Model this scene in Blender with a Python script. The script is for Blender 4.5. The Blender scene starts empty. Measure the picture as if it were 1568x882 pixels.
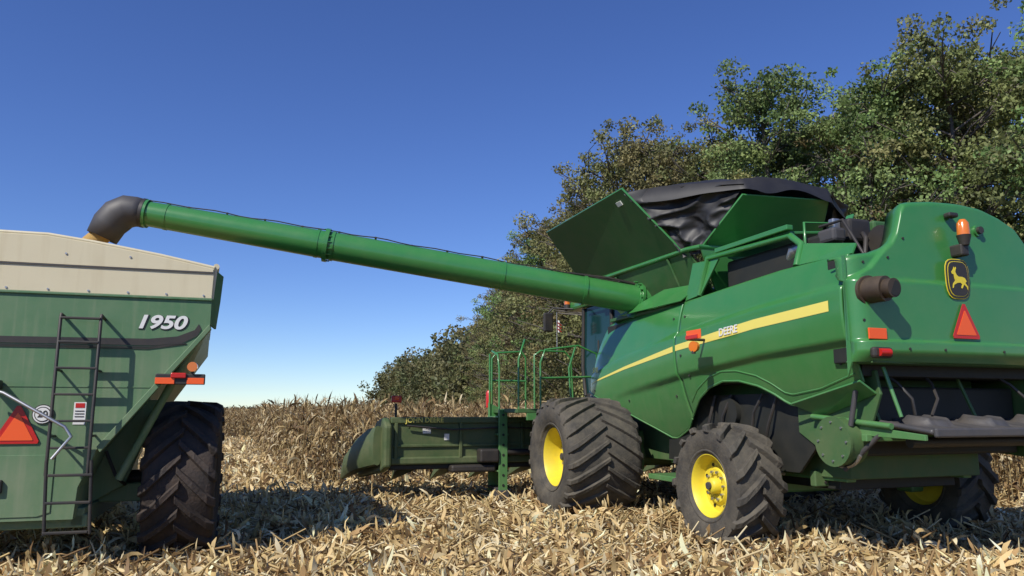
import bpy, math, random
import numpy as np
from mathutils import Vector, Matrix, noise, Euler
import bmesh
random.seed(7); rng=np.random.default_rng(7)
sc=bpy.context.scene
rad=math.radians
# ---------------------------------------------------------------- materials
def mat(name,col,rough=.5,metal=0,dust=0,dcol=(.30,.22,.12),dscale=3.,coat=0,bump=0,bscale=40,spec=.5,zdust=None,streak=0):
    m=bpy.data.materials.new(name); m.use_nodes=True; nt=m.node_tree; N=nt.nodes; L=nt.links
    b=N['Principled BSDF']; b.inputs['Roughness'].default_value=rough; b.inputs['Metallic'].default_value=metal
    b.inputs['Specular IOR Level'].default_value=spec
    b.inputs['Coat Weight'].default_value=coat; b.inputs['Coat Roughness'].default_value=.14
    tc=N.new('ShaderNodeTexCoord')
    n=N.new('ShaderNodeTexNoise'); n.inputs['Scale'].default_value=dscale; n.inputs['Detail'].default_value=9; n.inputs['Roughness'].default_value=.65
    L.new(tc.outputs['Object'],n.inputs['Vector'])
    r=N.new('ShaderNodeMapRange'); r.inputs['From Min'].default_value=.38; r.inputs['From Max'].default_value=.78
    r.inputs['To Max'].default_value=max(dust,0.0001)*1.6; r.inputs['To Min'].default_value=dust*.35
    L.new(n.outputs['Fac'],r.inputs['Value'])
    fac=r.outputs[0]
    def addf(a,bb):
        ad=N.new('ShaderNodeMath'); ad.operation='ADD'; ad.use_clamp=True; L.new(a,ad.inputs[0]); L.new(bb,ad.inputs[1]); return ad.outputs[0]
    if zdust:
        s=N.new('ShaderNodeSeparateXYZ'); L.new(tc.outputs['Object'],s.inputs[0])
        r2=N.new('ShaderNodeMapRange'); r2.inputs['From Min'].default_value=zdust[0]; r2.inputs['From Max'].default_value=zdust[1]
        r2.inputs['To Min'].default_value=zdust[2]; r2.inputs['To Max'].default_value=0
        L.new(s.outputs['Z'],r2.inputs['Value'])
        n3=N.new('ShaderNodeTexNoise'); n3.inputs['Scale'].default_value=9; n3.inputs['Detail'].default_value=8
        mp=N.new('ShaderNodeMapping'); mp.inputs['Scale'].default_value=(1,1,.35); L.new(tc.outputs['Object'],mp.inputs[0])
        L.new(mp.outputs[0],n3.inputs['Vector'])
        mu=N.new('ShaderNodeMath'); mu.operation='MULTIPLY'; L.new(r2.outputs[0],mu.inputs[0]); L.new(n3.outputs['Fac'],mu.inputs[1])
        fac=addf(mu.outputs[0],fac)
    if streak:
        mp=N.new('ShaderNodeMapping'); mp.inputs['Scale'].default_value=(7,7,.45); L.new(tc.outputs['Object'],mp.inputs[0])
        n4=N.new('ShaderNodeTexNoise'); n4.inputs['Scale'].default_value=1.6; n4.inputs['Detail'].default_value=7; L.new(mp.outputs[0],n4.inputs['Vector'])
        r4=N.new('ShaderNodeMapRange'); r4.inputs['From Min'].default_value=.52; r4.inputs['From Max'].default_value=.78; r4.inputs['To Max'].default_value=streak
        L.new(n4.outputs['Fac'],r4.inputs['Value']); fac=addf(r4.outputs[0],fac)
    mx=N.new('ShaderNodeMix'); mx.data_type='RGBA'
    mx.inputs[6].default_value=(*col,1); mx.inputs[7].default_value=(*dcol,1)
    L.new(fac,mx.inputs[0]); L.new(mx.outputs[2],b.inputs['Base Color'])
    rr=N.new('ShaderNodeMapRange'); rr.inputs['To Min'].default_value=rough; rr.inputs['To Max'].default_value=min(1,rough+.6)
    L.new(fac,rr.inputs['Value']); L.new(rr.outputs[0],b.inputs['Roughness'])
    if bump:
        n2=N.new('ShaderNodeTexNoise'); n2.inputs['Scale'].default_value=bscale; n2.inputs['Detail'].default_value=6 if bscale>10 else 1
        L.new(tc.outputs['Object'],n2.inputs['Vector'])
        bp=N.new('ShaderNodeBump'); bp.inputs['Strength'].default_value=bump; bp.inputs['Distance'].default_value=.02
        L.new(n2.outputs['Fac'],bp.inputs['Height']); L.new(bp.outputs[0],b.inputs['Normal'])
        if coat: L.new(bp.outputs[0],b.inputs['Coat Normal'])
    return m
def vcol_mat(name,rough=.7,trans=0.0,objrand=0.0):
    m=bpy.data.materials.new(name); m.use_nodes=True; nt=m.node_tree; N=nt.nodes; L=nt.links
    b=N['Principled BSDF']; b.inputs['Roughness'].default_value=rough; b.inputs['Specular IOR Level'].default_value=.3
    a=N.new('ShaderNodeAttribute'); a.attribute_name='Col'
    col=a.outputs['Color']
    if objrand:
        oi=N.new('ShaderNodeObjectInfo'); h=N.new('ShaderNodeHueSaturation')
        mr=N.new('ShaderNodeMapRange'); mr.inputs['To Min'].default_value=.5-objrand*.025; mr.inputs['To Max'].default_value=.5+objrand*.02
        L.new(oi.outputs['Random'],mr.inputs['Value']); L.new(mr.outputs[0],h.inputs['Hue'])
        mv=N.new('ShaderNodeMath'); mv.operation='MULTIPLY_ADD'; mv.inputs[1].default_value=7.3; mv.inputs[2].default_value=0
        fr=N.new('ShaderNodeMath'); fr.operation='FRACT'; L.new(oi.outputs['Random'],mv.inputs[0]); L.new(mv.outputs[0],fr.inputs[0])
        m2=N.new('ShaderNodeMapRange'); m2.inputs['To Min'].default_value=.9; m2.inputs['To Max'].default_value=1.25; L.new(fr.outputs[0],m2.inputs['Value'])
        L.new(m2.outputs[0],h.inputs['Value']); L.new(col,h.inputs['Color']); col=h.outputs[0]
    L.new(col,b.inputs['Base Color'])
    if trans:
        t=N.new('ShaderNodeBsdfTranslucent'); L.new(col,t.inputs['Color'])
        ms=N.new('ShaderNodeMixShader'); ms.inputs[0].default_value=trans
        L.new(b.outputs[0],ms.inputs[1]); L.new(t.outputs[0],ms.inputs[2]); L.new(ms.outputs[0],N['Material Output'].inputs['Surface'])
    return m
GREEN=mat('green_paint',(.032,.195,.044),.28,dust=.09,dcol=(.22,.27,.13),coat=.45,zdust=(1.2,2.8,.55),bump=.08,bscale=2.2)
GREEND=mat('green_paint_dark_dusty',(.022,.110,.028),.5,dust=.2,dcol=(.20,.18,.09),zdust=(.2,2.2,.5))
CARTG=mat('cart_green',(.052,.160,.060),.45,dust=.22,dcol=(.26,.28,.18),dscale=1.5,coat=.12,zdust=(.5,3.0,.55),bump=.10,bscale=1.8,streak=.30)
HEADG=mat('header_green',(.042,.085,.026),.5,dust=.25,dcol=(.25,.22,.11),streak=.15)
CREAM=mat('cream_paint',(.66,.59,.40),.45,dust=.12,dcol=(.40,.32,.18),dscale=1.2,bump=.1,bscale=1.8,streak=.22)
YEL=mat('yellow_paint',(.80,.64,.03),.4,dust=.22,dcol=(.30,.21,.09))
STRIPE=mat('stripe_yellow',(.80,.68,.14),.35,dust=.03)
BLACK=mat('black_plastic',(.018,.018,.02),.5,dust=.08)
DARK=mat('dark_machinery',(.012,.014,.012),.6,dust=.12,dcol=(.10,.08,.05))
TRAYM=mat('grey_plastic',(.050,.053,.062),.42,dust=.14)
RUB=mat('tire_rubber',(.028,.027,.026),.75,dust=.5,dcol=(.17,.145,.105),dscale=4,bump=.4,bscale=30)
RUBD=mat('tire_rubber_muddy',(.014,.013,.013),.7,dust=.42,dcol=(.10,.065,.045),dscale=5,bump=.5,bscale=25)
TARP=mat('black_tarp',(.012,.012,.014),.5,dust=.08,dcol=(.15,.14,.13),dscale=2)
GREY=mat('grey_rubber',(.048,.047,.052),.5,dust=.12,dcol=(.2,.17,.13))
STEEL=mat('steel',(.5,.5,.5),.35,metal=.9,dust=.15)
ORANGE=mat('orange_reflector',(.88,.11,.015),.4,spec=.6)
RED=mat('red_reflector',(.50,.018,.012),.3)
AMBER=mat('amber_lens',(.65,.17,.02),.2,coat=.6)
WHITE=mat('white_decal',(.75,.75,.72),.5,dust=.08)
GLASS=mat('cab_glass',(.006,.035,.035),.10,spec=.3)
RUST=mat('exhaust_brown',(.05,.035,.028),.5,metal=.4,dust=.2)
GRAIN=mat('corn_grain',(.50,.31,.09),.8,bump=.8,bscale=120,dust=.1)
LEAF=vcol_mat('foliage',.55,.30,1.0)
CORN=vcol_mat('dry_corn_leaf',.6,.2)
# ---------------------------------------------------------------- helpers
def empty(name,loc,rotz):
    e=bpy.data.objects.new(name,None); e.location=loc; e.rotation_euler=(0,0,rad(rotz)); bpy.context.collection.objects.link(e); return e
def mk(name,verts,faces,m,parent=None,smooth=False,bevel=0):
    me=bpy.data.meshes.new(name); me.from_pydata([tuple(v) for v in verts],[],faces); me.update()
    me.materials.append(m)
    if smooth:
        for p in me.polygons: p.use_smooth=True
    o=bpy.data.objects.new(name,me); bpy.context.collection.objects.link(o)
    if parent: o.parent=parent
    if bevel:
        b=o.modifiers.new('b','BEVEL'); b.width=bevel; b.segments=2; b.limit_method='ANGLE'
    return o
def fixn(o):
    bm=bmesh.new(); bm.from_mesh(o.data); bmesh.ops.recalc_face_normals(bm,faces=bm.faces); bm.to_mesh(o.data); bm.free(); return o
def smooth_angle(o,a=35):
    for p in o.data.polygons: p.use_smooth=True
    try: o.data.set_sharp_from_angle(angle=rad(a))
    except Exception: pass
    return o
def box(name,c,s,m,parent,bevel=.012,rot=None):
    x,y,z=[k/2 for k in s]
    vs=[Vector((i*x,j*y,k*z)) for i in(-1,1) for j in(-1,1) for k in(-1,1)]
    if rot:
        R=Euler([rad(r) for r in rot]).to_matrix(); vs=[R@v for v in vs]
    vs=[v+Vector(c) for v in vs]
    fs=[(0,1,3,2),(4,6,7,5),(0,4,5,1),(2,3,7,6),(0,2,6,4),(1,5,7,3)]
    return mk(name,vs,fs,m,parent,bevel=bevel)
def tube(name,pts,r,m,parent,n=12,caps=True,smooth=True):
    pts=[Vector(p) for p in pts]
    rs=r if isinstance(r,(list,tuple)) else [r]*len(pts)
    vs=[];fs=[];prev=None
    for i,p in enumerate(pts):
        if i==0: t=pts[1]-p
        elif i==len(pts)-1: t=p-pts[i-1]
        else: t=(pts[i+1]-p).normalized()+(p-pts[i-1]).normalized()
        if t.length<1e-6: t=prev_t
        t.normalize(); prev_t=t.copy()
        if prev is None:
            a=Vector((0,0,1)) if abs(t.z)<.9 else Vector((1,0,0)); u=t.cross(a).normalized()
        else:
            u=prev-t*prev.dot(t); u.normalize()
        prev=u; w=t.cross(u)
        for k in range(n):
            an=2*math.pi*k/n; vs.append(p+(u*math.cos(an)+w*math.sin(an))*rs[i])
    for i in range(len(pts)-1):
        for k in range(n):
            a=i*n+k;b=i*n+(k+1)%n; fs.append((a,b,b+n,a+n))
    if caps:
        fs.append(tuple(reversed(range(n)))); fs.append(tuple(range((len(pts)-1)*n,len(pts)*n)))
    o=mk(name,vs,fs,m,parent); fixn(o)
    if smooth: smooth_angle(o,50)
    return o
def plate(name,poly,th,m,parent,bevel=0,nrm=None):
    poly=[Vector(p) for p in poly]
    if nrm is None:
        nrm=Vector((0,0,0))
        for i in range(len(poly)):
            a=poly[i];b=poly[(i+1)%len(poly)]
            nrm+=Vector(((a.y-b.y)*(a.z+b.z),(a.z-b.z)*(a.x+b.x),(a.x-b.x)*(a.y+b.y)))
    nrm=Vector(nrm).normalized(); n=len(poly)
    vs=[p+nrm*th/2 for p in poly]+[p-nrm*th/2 for p in poly]
    fs=[tuple(range(n)),tuple(reversed(range(n,2*n)))]+[(i,(i+1)%n,(i+1)%n+n,i+n) for i in range(n)]
    o=mk(name,vs,fs,m,parent,bevel=bevel); fixn(o); return o
def lathe_x(name,prof,c,m,parent,n=48,ang=40):
    vs=[];fs=[]
    for (x,r) in prof:
        for k in range(n):
            a=2*math.pi*k/n; vs.append((c[0]+x,c[1]+r*math.cos(a),c[2]+r*math.sin(a)))
    for i in range(len(prof)-1):
        for k in range(n):
            a=i*n+k;b=i*n+(k+1)%n; fs.append((a,b,b+n,a+n))
    o=mk(name,vs,fs,m,parent); fixn(o); smooth_angle(o,ang); return o
def text(name,s,size,loc,rot,m,parent,shear=0,ext=.002,sx=1,off=.015):
    c=bpy.data.curves.new(name,'FONT'); c.body=s; c.size=size; c.shear=shear; c.extrude=ext; c.align_x='CENTER'; c.align_y='CENTER'; c.offset=size*off
    t=bpy.data.objects.new(name+'_t',c); bpy.context.collection.objects.link(t)
    dg=bpy.context.evaluated_depsgraph_get(); me=bpy.data.meshes.new_from_object(t.evaluated_get(dg)); bpy.data.objects.remove(t)
    o=bpy.data.objects.new(name,me); me.materials.clear(); me.materials.append(m); bpy.context.collection.objects.link(o)
    o.parent=parent; o.location=loc; o.rotation_euler=[rad(r) for r in rot]; o.scale=(sx,1,1); return o
def bolts(name,pts,axis,r,h,m,parent):
    vs=[];fs=[]
    ax=Vector(axis).normalized(); a=Vector((0,0,1)) if abs(ax.z)<.9 else Vector((1,0,0)); u=ax.cross(a).normalized(); w=ax.cross(u)
    for p in pts:
        p=Vector(p); b=len(vs)
        for hh in(-h/2,h/2):
            for k in range(6):
                an=math.pi*k/3; vs.append(p+ax*hh+(u*math.cos(an)+w*math.sin(an))*r)
        fs+= [(b+k,b+(k+1)%6,b+(k+1)%6+6,b+k+6) for k in range(6)]+[tuple(range(b+6,b+12)),tuple(reversed(range(b,b+6)))]
    return fixn(mk(name,vs,fs,m,parent))
# ---------------------------------------------------------------- tyre
def wheel(prefix,c,R,W,rimR,nl,side,parent,rub,rimmat,lh=.05,lw=.045,skew=.5,rimdepth=.12):
    d=R-rimR; h=W/2
    tp=[(h*.74,rimR-.02),(h*.86,rimR+.04*d),(h*.97,rimR+.3*d),(h*1.0,rimR+.55*d),(h*.97,rimR+.78*d),(h*.90,R-.10*d-lh*.6),(h*.78,R-lh-.01),(h*.4,R-lh+.004),(0,R-lh+.01)]
    prof=tp+[(-x,r) for x,r in reversed(tp[:-1])]
    lathe_x(prefix+'_tire',prof,c,rub,parent,64,60)
    for q2 in (-1,1):
        lathe_x(prefix+'_bead_%s'%('a' if q2<0 else 'b'),[(q2*(h*.875),rimR+.07*d),(q2*(h*.925),rimR+.10*d),(q2*(h*.93),rimR+.15*d),(q2*(h*.90),rimR+.17*d)],c,rub,parent,64,60)
    path=[(0,R-lh+.01),(h*.4,R-lh+.004),(h*.78,R-lh-.01),(h*.90,R-.10*d-lh*.6),(h*.985,rimR+.72*d)]
    nrmz=[(0,1),(0,1),(.25,.97),(.75,.66),(1,.25)]
    vs=[];fs=[]
    for sgn in(-1,1):
        for i in range(nl):
            ph=2*math.pi*(i+(0.5 if sgn>0 else 0))/nl
            b=len(vs); K=len(path)
            for j,((x,r),(nx,nr)) in enumerate(zip(path,nrmz)):
                s=[0,.42,.8,.93,1.0][j]
                an=ph+skew*s; wd=(lw*(1+.45*s))/R
                hh=lh*1.0 if j<K-1 else lh*.45
                for (da,up) in((-wd*.8,-.02),(-wd*.5,hh),(wd*.5,hh),(wd*.8,-.02)):
                    xx=sgn*(x+nx*up+(-.02 if j==0 else 0)); r2=r+nr*up; a=an+da
                    vs.append((c[0]+xx,c[1]+r2*math.cos(a),c[2]+r2*math.sin(a)))
            for j in range(K-1):
                for k in range(3): fs.append((b+j*4+k,b+j*4+k+1,b+j*4+k+5,b+j*4+k+4))
            fs.append((b,b+1,b+2,b+3)); e=b+(K-1)*4; fs.append((e+3,e+2,e+1,e))
    o=mk(prefix+'_lugs',vs,fs,rub,parent,bevel=.008); fixn(o)
    q=side
    rp=[(q*h*.76,rimR-.02),(q*h*.80,rimR+.012),(q*(h*.80+.012),rimR-.004),(q*h*.76,rimR-.03),(q*(h*.76-rimdepth*.6),rimR-.05),(q*(h*.76-rimdepth),rimR-.07),
        (q*(h*.76-rimdepth),rimR*.62),(q*(h*.76-rimdepth+.05),rimR*.52),(q*(h*.76-rimdepth+.05),rimR*.36),(q*(h*.76-rimdepth+.03),rimR*.33),(q*(h*.76-rimdepth+.03),0.001)]
    lathe_x(prefix+'_rim',rp,c,rimmat,parent,40,35)
    hx=c[0]+q*(h*.76-rimdepth+.05)
    tube(prefix+'_hub',[(hx-q*.05,c[1],c[2]),(hx+q*.07,c[1],c[2]),(hx+q*.10,c[1],c[2])],[rimR*.26,rimR*.25,rimR*.17],rimmat,parent,20)
    tube(prefix+'_hub_cap',[(hx+q*.09,c[1],c[2]),(hx+q*.13,c[1],c[2])],rimR*.12,GREY,parent,14)
    bolts(prefix+'_bolts',[(hx+q*.012,c[1]+rimR*.44*math.cos(a),c[2]+rimR*.44*math.sin(a)) for a in [2*math.pi*k/10 for k in range(10)]],(1,0,0),.02,.04,STEEL,parent)
    bolts(prefix+'_rim_holes',[(c[0]+q*(h*.76-rimdepth+.004),c[1]+rimR*.70*math.cos(a),c[2]+rimR*.70*math.sin(a)) for a in [2*math.pi*(k+.5)/8 for k in range(8)]],(1,0,0),.026,.012,DARK,parent)
    lathe_x(prefix+'_rim_inner',[(-q*h*.72,rimR-.02),(-q*h*.4,rimR-.06),(-q*h*.35,.1),(-q*h*.35,0.001)],c,rimmat if rimmat is YEL else DARK,parent,32,35)

# ================================================================= COMBINE
CB=empty('combine_harvester',(4.574,11.118,0),20)
def lerp_tab(t,y):
    return float(np.interp(y,[a for a,b in t],[b for a,b in t]))
zs_t=[(-2.3,2.96),(-1.95,2.95),(-.58,2.885),(1.32,2.72),(3,2.50),(4.36,2.28),(4.9,2.16)]
bot_t=[(-2.34,2.14),(-2.05,2.05),(-1.46,1.90),(-.95,1.84),(-.81,1.87),(-.62,1.99),(-.37,2.10),(0,2.18),(.35,2.19),(.7,2.11),(1.02,1.96),(1.30,1.74),(1.59,1.50),(2.0,1.35),(2.15,1.35),(2.5,1.50),(3.40,1.84),(4.2,2.05),(4.79,2.17)]
top_t=[(-2.34,3.54),(-.97,3.55),(.25,3.50),(1.41,3.44),(3.45,3.43),(4.25,3.39),(4.33,3.30),(4.79,2.19)]
def sst(t):
    t=max(0,min(1,t)); return t*t*(3-2*t)
def sidex(y,z):
    zs=lerp_tab(zs_t,y); d=z-zs
    if d>0: o=.07-.16*(d/.8)**2-.06*sst((d-.17)/.10)
    else:
        o=.07-.14*(d/.8)**2
        o-=.06*sst((-d-.38)/.10)*max(0,min(1,(3.6-y)/1.5))
    if y>3.9: o-=.25*((y-3.9)/1.0)**2
    return 1.64+o
def side_panel(name,y0,y1,s):
    ny=int((y1-y0)/.04)+2; nz=70; vs=[];fs=[]
    for i in range(ny):
        y=y0+(y1-y0)*i/(ny-1); zb=lerp_tab(bot_t,y); zt=max(lerp_tab(top_t,y),zb+.01)
        for j in range(nz):
            z=zb+(zt-zb)*j/(nz-1); vs.append((s*sidex(y,z),y,z))
    for i in range(ny-1):
        for j in range(nz-1):
            a=i*nz+j; fs.append((a,a+1,a+nz+1,a+nz))
    o=mk(name,vs,fs,GREEN,CB)
    if o.data.polygons[0].normal.x*s<0: o.data.flip_normals()
    smooth_angle(o,60)
    sol=o.modifiers.new('s','SOLIDIFY'); sol.thickness=.035; sol.offset=-1
    return o
for s,nm in((-1,'left'),(1,'right')):
    side_panel('side_panel_front_'+nm,1.378,4.79,s)
    side_panel('side_panel_rear_'+nm,-2.13,1.342,s)
    vs=[];n=90
    for i in range(n):
        y=-1.93+(4.40+1.93)*i/(n-1); zc=lerp_tab(zs_t,y)+.005; hw=.062-.052*max(0,min(1,(y+.2)/4.5))
        for z in(zc-hw,zc,zc+hw):
            vs.append((s*(sidex(y,z)+.005),y,z))
    fs=[(i*3+k,i*3+k+1,i*3+k+4,i*3+k+3) for i in range(n-1) for k in(0,1) if not(1.30<vs[i*3][1]<1.37)]
    mk('stripe_'+nm,vs,fs,STRIPE,CB,smooth=True)
    for nm2,ya,yb,dz,rr in(('arch_lip_',-2.1,1.33,-.005,.018),('lower_lip_',1.4,4.75,-.003,.014)):
        pts=[(s*(sidex(y,lerp_tab(bot_t,y))+.003),y,lerp_tab(bot_t,y)+dz) for y in np.linspace(ya,yb,50)]
        tube(nm2+nm,pts,rr,GREEN,CB,6)
    pts=[]
    for y in np.linspace(-2.05,1.25,60):
        z=lerp_tab(bot_t,y)+.13; pts.append((s*(sidex(y,z)-.004),y,z))
    tube('arch_rib_'+nm,pts,.014,GREEN,CB,6)
bolts('panel_bolts',[(-sidex(y,z)-.004,y,z) for y,z in((1.1,2.3),(1.6,2.0),(1.22,3.2),(1.55,3.2),(-2.0,3.3),(1.2,2.6),(-1.9,2.3),(4.2,2.15),(3.0,1.95))],(1,0,0),.02,.014,BLACK,CB)
box('body_core',(0,1.0,2.75),(2.9,6.2,1.2),DARK,CB)
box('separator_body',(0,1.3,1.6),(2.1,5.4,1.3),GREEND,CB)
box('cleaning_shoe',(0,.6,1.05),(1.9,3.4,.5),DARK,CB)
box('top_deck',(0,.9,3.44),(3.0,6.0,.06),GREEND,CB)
hood_top=[(-1.72,3.49),(-1.55,3.52),(-1.36,3.55),(-1.22,3.60),(-1.10,3.69),(-1.02,3.80),(-.96,3.95),(-.91,4.08),(-.85,4.165),(-.75,4.19),(-.4,4.23),(0,4.24),(.36,4.21),(.66,4.12),(.9,4.01),(1.03,3.85),(1.2,3.66),(1.4,3.56),(1.72,3.49)]
def ryf(x,z):
    zt=lerp_tab(hood_top,x)
    y=-2.42+.06*(x/1.7)**2
    ex=max(0,(abs(x)-1.54)/.18); y+=.17*(1-math.sqrt(max(0,1-min(1,ex)**2)))
    dz=zt-z
    ez=max(0,1-dz/.07); y+=.07*(1-math.sqrt(max(0,1-min(1,ez)**2)))
    y+=.06*max(0,(z-3.1)/1.1)**1.5
    y+=.045*sst((z-3.19)/.06)
    xe=float(np.interp(z,[3.2,3.35,3.55,3.8],[1.72,1.42,1.22,1.05]))
    if z>3.2: y+=.05*sst((abs(x)-xe)/.06)
    y+=-.05*sst((2.55-z)/.04)
    if z<2.42: y+=.10*((2.42-z)/.13)**1.5
    return y
xs=np.concatenate([np.linspace(-1.72,-1.40,18),np.linspace(-1.38,-.6,56),np.linspace(-.56,.56,16),np.linspace(.6,1.38,56),np.linspace(1.40,1.72,18)])
nz=110; vs=[];fs=[]
for x in xs:
    zt=lerp_tab(hood_top,x)
    for j in range(nz):
        t=j/(nz-1); z=2.29+(zt-2.29)*t; vs.append((x,ryf(x,z),z))
n=len(xs)
for i in range(n-1):
    for j in range(nz-1):
        a=i*nz+j; fs.append((a,a+nz,a+nz+1,a+1))
b0=len(vs)
for x in xs:
    zt=lerp_tab(hood_top,x); up=max(0,min(1,(zt-3.52)/.2))
    vs.append((x*(1-.14*up),ryf(x,zt)+.05+.24*up,zt-.03*up))
for i in range(n-1): fs.append((i*nz+nz-1,(i+1)*nz+nz-1,b0+i+1,b0+i))
o=mk('rear_hood',vs,fs,GREEN,CB); smooth_angle(o,45)
sol=o.modifiers.new('s','SOLIDIFY'); sol.thickness=.03; sol.offset=-1
for s in(-1,1):
    plate('hood_side_'+('l' if s<0 else 'r'),[(s*1.712,-2.235,2.30),(s*1.712,-2.165,2.14),(s*1.69,-2.165,3.5),(s*1.70,-2.215,3.49)],.02,GREEN,CB)
box('hood_fill',(0,-1.98,2.9),(3.2,.3,1.2),DARK,CB)
box('hood_bottom',(0,-2.20,2.30),(3.1,.30,.04),GREEND,CB)
EXX=-1.52
tube('exhaust_pipe',[(EXX,-2.15,3.08),(EXX+.01,-2.46,3.08),(EXX+.03,-2.56,3.075)],[.145,.145,.14],RUST,CB,24)
tube('exhaust_tip',[(EXX+.03,-2.56,3.075),(EXX+.04,-2.66,3.07)],.105,RUST,CB,20)
tube('exhaust_bore',[(EXX+.04,-2.65,3.07),(EXX+.04,-2.663,3.07)],.085,DARK,CB,20)
tube('exhaust_collar',[(EXX,-2.32,3.08),(EXX,-2.36,3.08)],.17,RUST,CB,24)
def rear_poly(name,pts,m,off=.012,th=.006):
    c=np.mean(np.array(pts),axis=0); y=min(ryf(px,pz) for px,pz in pts+[tuple(c)])-off
    return plate(name,[(px,y,pz) for px,pz in pts],th,m,CB)
def shield(cx,cz,w,h):
    P=[]
    for a in np.linspace(0,2*math.pi,33)[:-1]:
        ca,sa=math.cos(a),math.sin(a); k=1/(abs(ca)**4+abs(sa)**4)**.25
        z=sa*k; x=ca*k*(1-.10*max(0,-z)**2)
        P.append((cx+x*w/2,cz+z*h/2))
    return P
EX=-.28
rear_poly('emblem_border',shield(EX,3.27,.37,.47),YEL,.012)
rear_poly('emblem_black',shield(EX,3.27,.35,.45),BLACK,.018)
rear_poly('emblem_ring',shield(EX,3.27,.31,.41),YEL,.022,.004)
rear_poly('emblem_field',shield(EX,3.27,.295,.395),BLACK,.026,.004)
deer=[(-.125,-.02),(-.10,.01),(-.06,.02),(0,.02),(.03,.035),(.05,.065),(.03,.10),(.04,.11),(.06,.085),(.065,.11),(.08,.085),(.11,.06),(.105,.045),(.075,.035),(.07,0),(.06,-.02),(.10,-.05),(.11,-.09),(.095,-.085),(.085,-.06),(.03,-.04),(-.02,-.035),(-.05,-.05),(-.03,-.085),(-.045,-.09),(-.08,-.05),(-.12,-.075),(-.135,-.10),(-.14,-.07),(-.10,-.035)]
rear_poly('emblem_deer',[(EX-x*.95,3.27+z*1.25) for x,z in deer],YEL,.031,.004)
def tri(cx,z0,w,h,cut=.12):
    return [(cx-w/2+cut*w*.3,z0),(cx+w/2-cut*w*.3,z0),(cx+w/2-cut*w*.1,z0+cut*h*.6),(cx+cut*w*.35,z0+h),(cx-cut*w*.35,z0+h),(cx-w/2+cut*w*.1,z0+cut*h*.6)]
rear_poly('smv_border',tri(-.23,2.58,.42,.40),RED,.02)
rear_poly('smv_center',tri(-.23,2.62,.30,.28,cut=.05),ORANGE,.026,.004)
box('reflector_orange',(-1.49,ryf(-1.49,2.60)-.02,2.60),(.25,.02,.12),ORANGE,CB,.005)
box('tail_lamp_base',(-1.49,ryf(-1.49,2.40)-.01,2.39),(.27,.08,.12),BLACK,CB,.03)
tube('tail_lamp',[(-1.56,ryf(-1.49,2.40)-.05,2.39),(-1.42,ryf(-1.49,2.40)-.055,2.39)],.042,RED,CB,12)
box('reflector_orange_right',(1.25,ryf(1.25,2.60)-.02,2.60),(.25,.02,.12),ORANGE,CB,.005)
BY=-2.50; BX=-.20
tube('beacon_lens',[(BX,BY,3.78),(BX,BY,3.92),(BX,BY,3.965)],[.07,.065,.035],AMBER,CB,16)
tube('beacon_base',[(BX,BY,3.66),(BX,BY,3.78)],[.05,.08],BLACK,CB,16)
box('beacon_bracket',(BX,-2.41,3.61),(.12,.20,.14),BLACK,CB,.02)
box('hood_camera',(BX-.04,-2.39,4.04),(.14,.10,.06),BLACK,CB,.02)
tube('hood_knob',[(.22,-2.25,3.90),(.22,-2.40,3.90)],.045,BLACK,CB,14)
tube('hood_knob_2',[(.22,-2.25,3.90),(.22,-2.365,3.90)],.07,GREEN,CB,14)
bolts('hood_bolts',[(x,ryf(x,z)-.004,z) for x,z in((-1.5,3.42),(-1.2,3.48),(-1.62,2.75),(-.95,3.72),(1.5,3.42),(-.6,2.44),(.3,2.44),(-1.1,2.44))],(0,1,0),.016,.012,BLACK,CB)
# engine deck
box('engine_block',(-.15,-.4,3.72),(2.2,2.0,.5),DARK,CB,.05)
tube('engine_muffler',[(-.7,-1.75,3.83),(.9,-1.75,3.83)],.2,BLACK,CB,20)
tube('air_pipe',[(-.9,-.55,3.6),(-1.15,-.70,3.74),(-1.22,-.85,3.84),(-1.15,-1.05,3.90),(-.9,-1.12,3.92)],[.07,.085,.09,.085,.07],STEEL,CB,16)
tube('air_pipe_2',[(-.4,-1.5,3.6),(-.3,-1.45,3.95),(0,-1.4,4.05),(.5,-1.4,4.05)],.07,GREY,CB,12)
tube('engine_frame',[(-1.50,.95,3.50),(-1.42,.80,4.05),(-1.36,-.95,4.02),(-1.36,-1.15,3.86),(-1.50,-1.2,3.56)],.05,GREEN,CB,8)
plate('engine_cover',[(-1.38,.8,4.09),(-1.36,-.95,4.06),(-.7,-.95,4.12),(-.7,.8,4.14)],.04,GREEN,CB,.01)
plate('engine_side_panel',[(-1.5,1.32,3.46),(-1.5,.9,3.5),(-1.4,.55,4.0),(-1.42,1.2,4.04)],.03,GREEN,CB,.006)
plate('engine_rear_panel',[(-1.5,-1.25,3.56),(-1.5,-2.13,3.54),(-1.38,-2.08,3.68),(-1.36,-1.2,3.86)],.03,GREEN,CB,.006)
box('screen_box',(.2,-1.0,4.0),(1.4,1.0,.35),GREEND,CB,.03)
box('filter_box',(-.75,-1.35,4.02),(.35,.35,.30),BLACK,CB,.04)
box('coolant_tank',(-1.15,-1.45,3.92),(.2,.3,.18),GREY,CB,.04)
tube('rail_1',[(-1.3,-1.15,3.85),(-1.3,-1.15,4.15),(-.6,-1.15,4.2),(-.6,-1.15,3.9)],.02,GREEN,CB,8)
tube('rail_2',[(-1.1,-1.9,3.6),(-1.1,-1.6,4.10),(-1.1,-1.2,4.10)],.02,BLACK,CB,8)
box('lever',(-1.0,-1.35,4.10),(.12,.1,.16),STEEL,CB,.02)
box('deck_beam',(-1.40,-.2,4.12),(.10,1.6,.07),GREEN,CB,.01)
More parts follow.
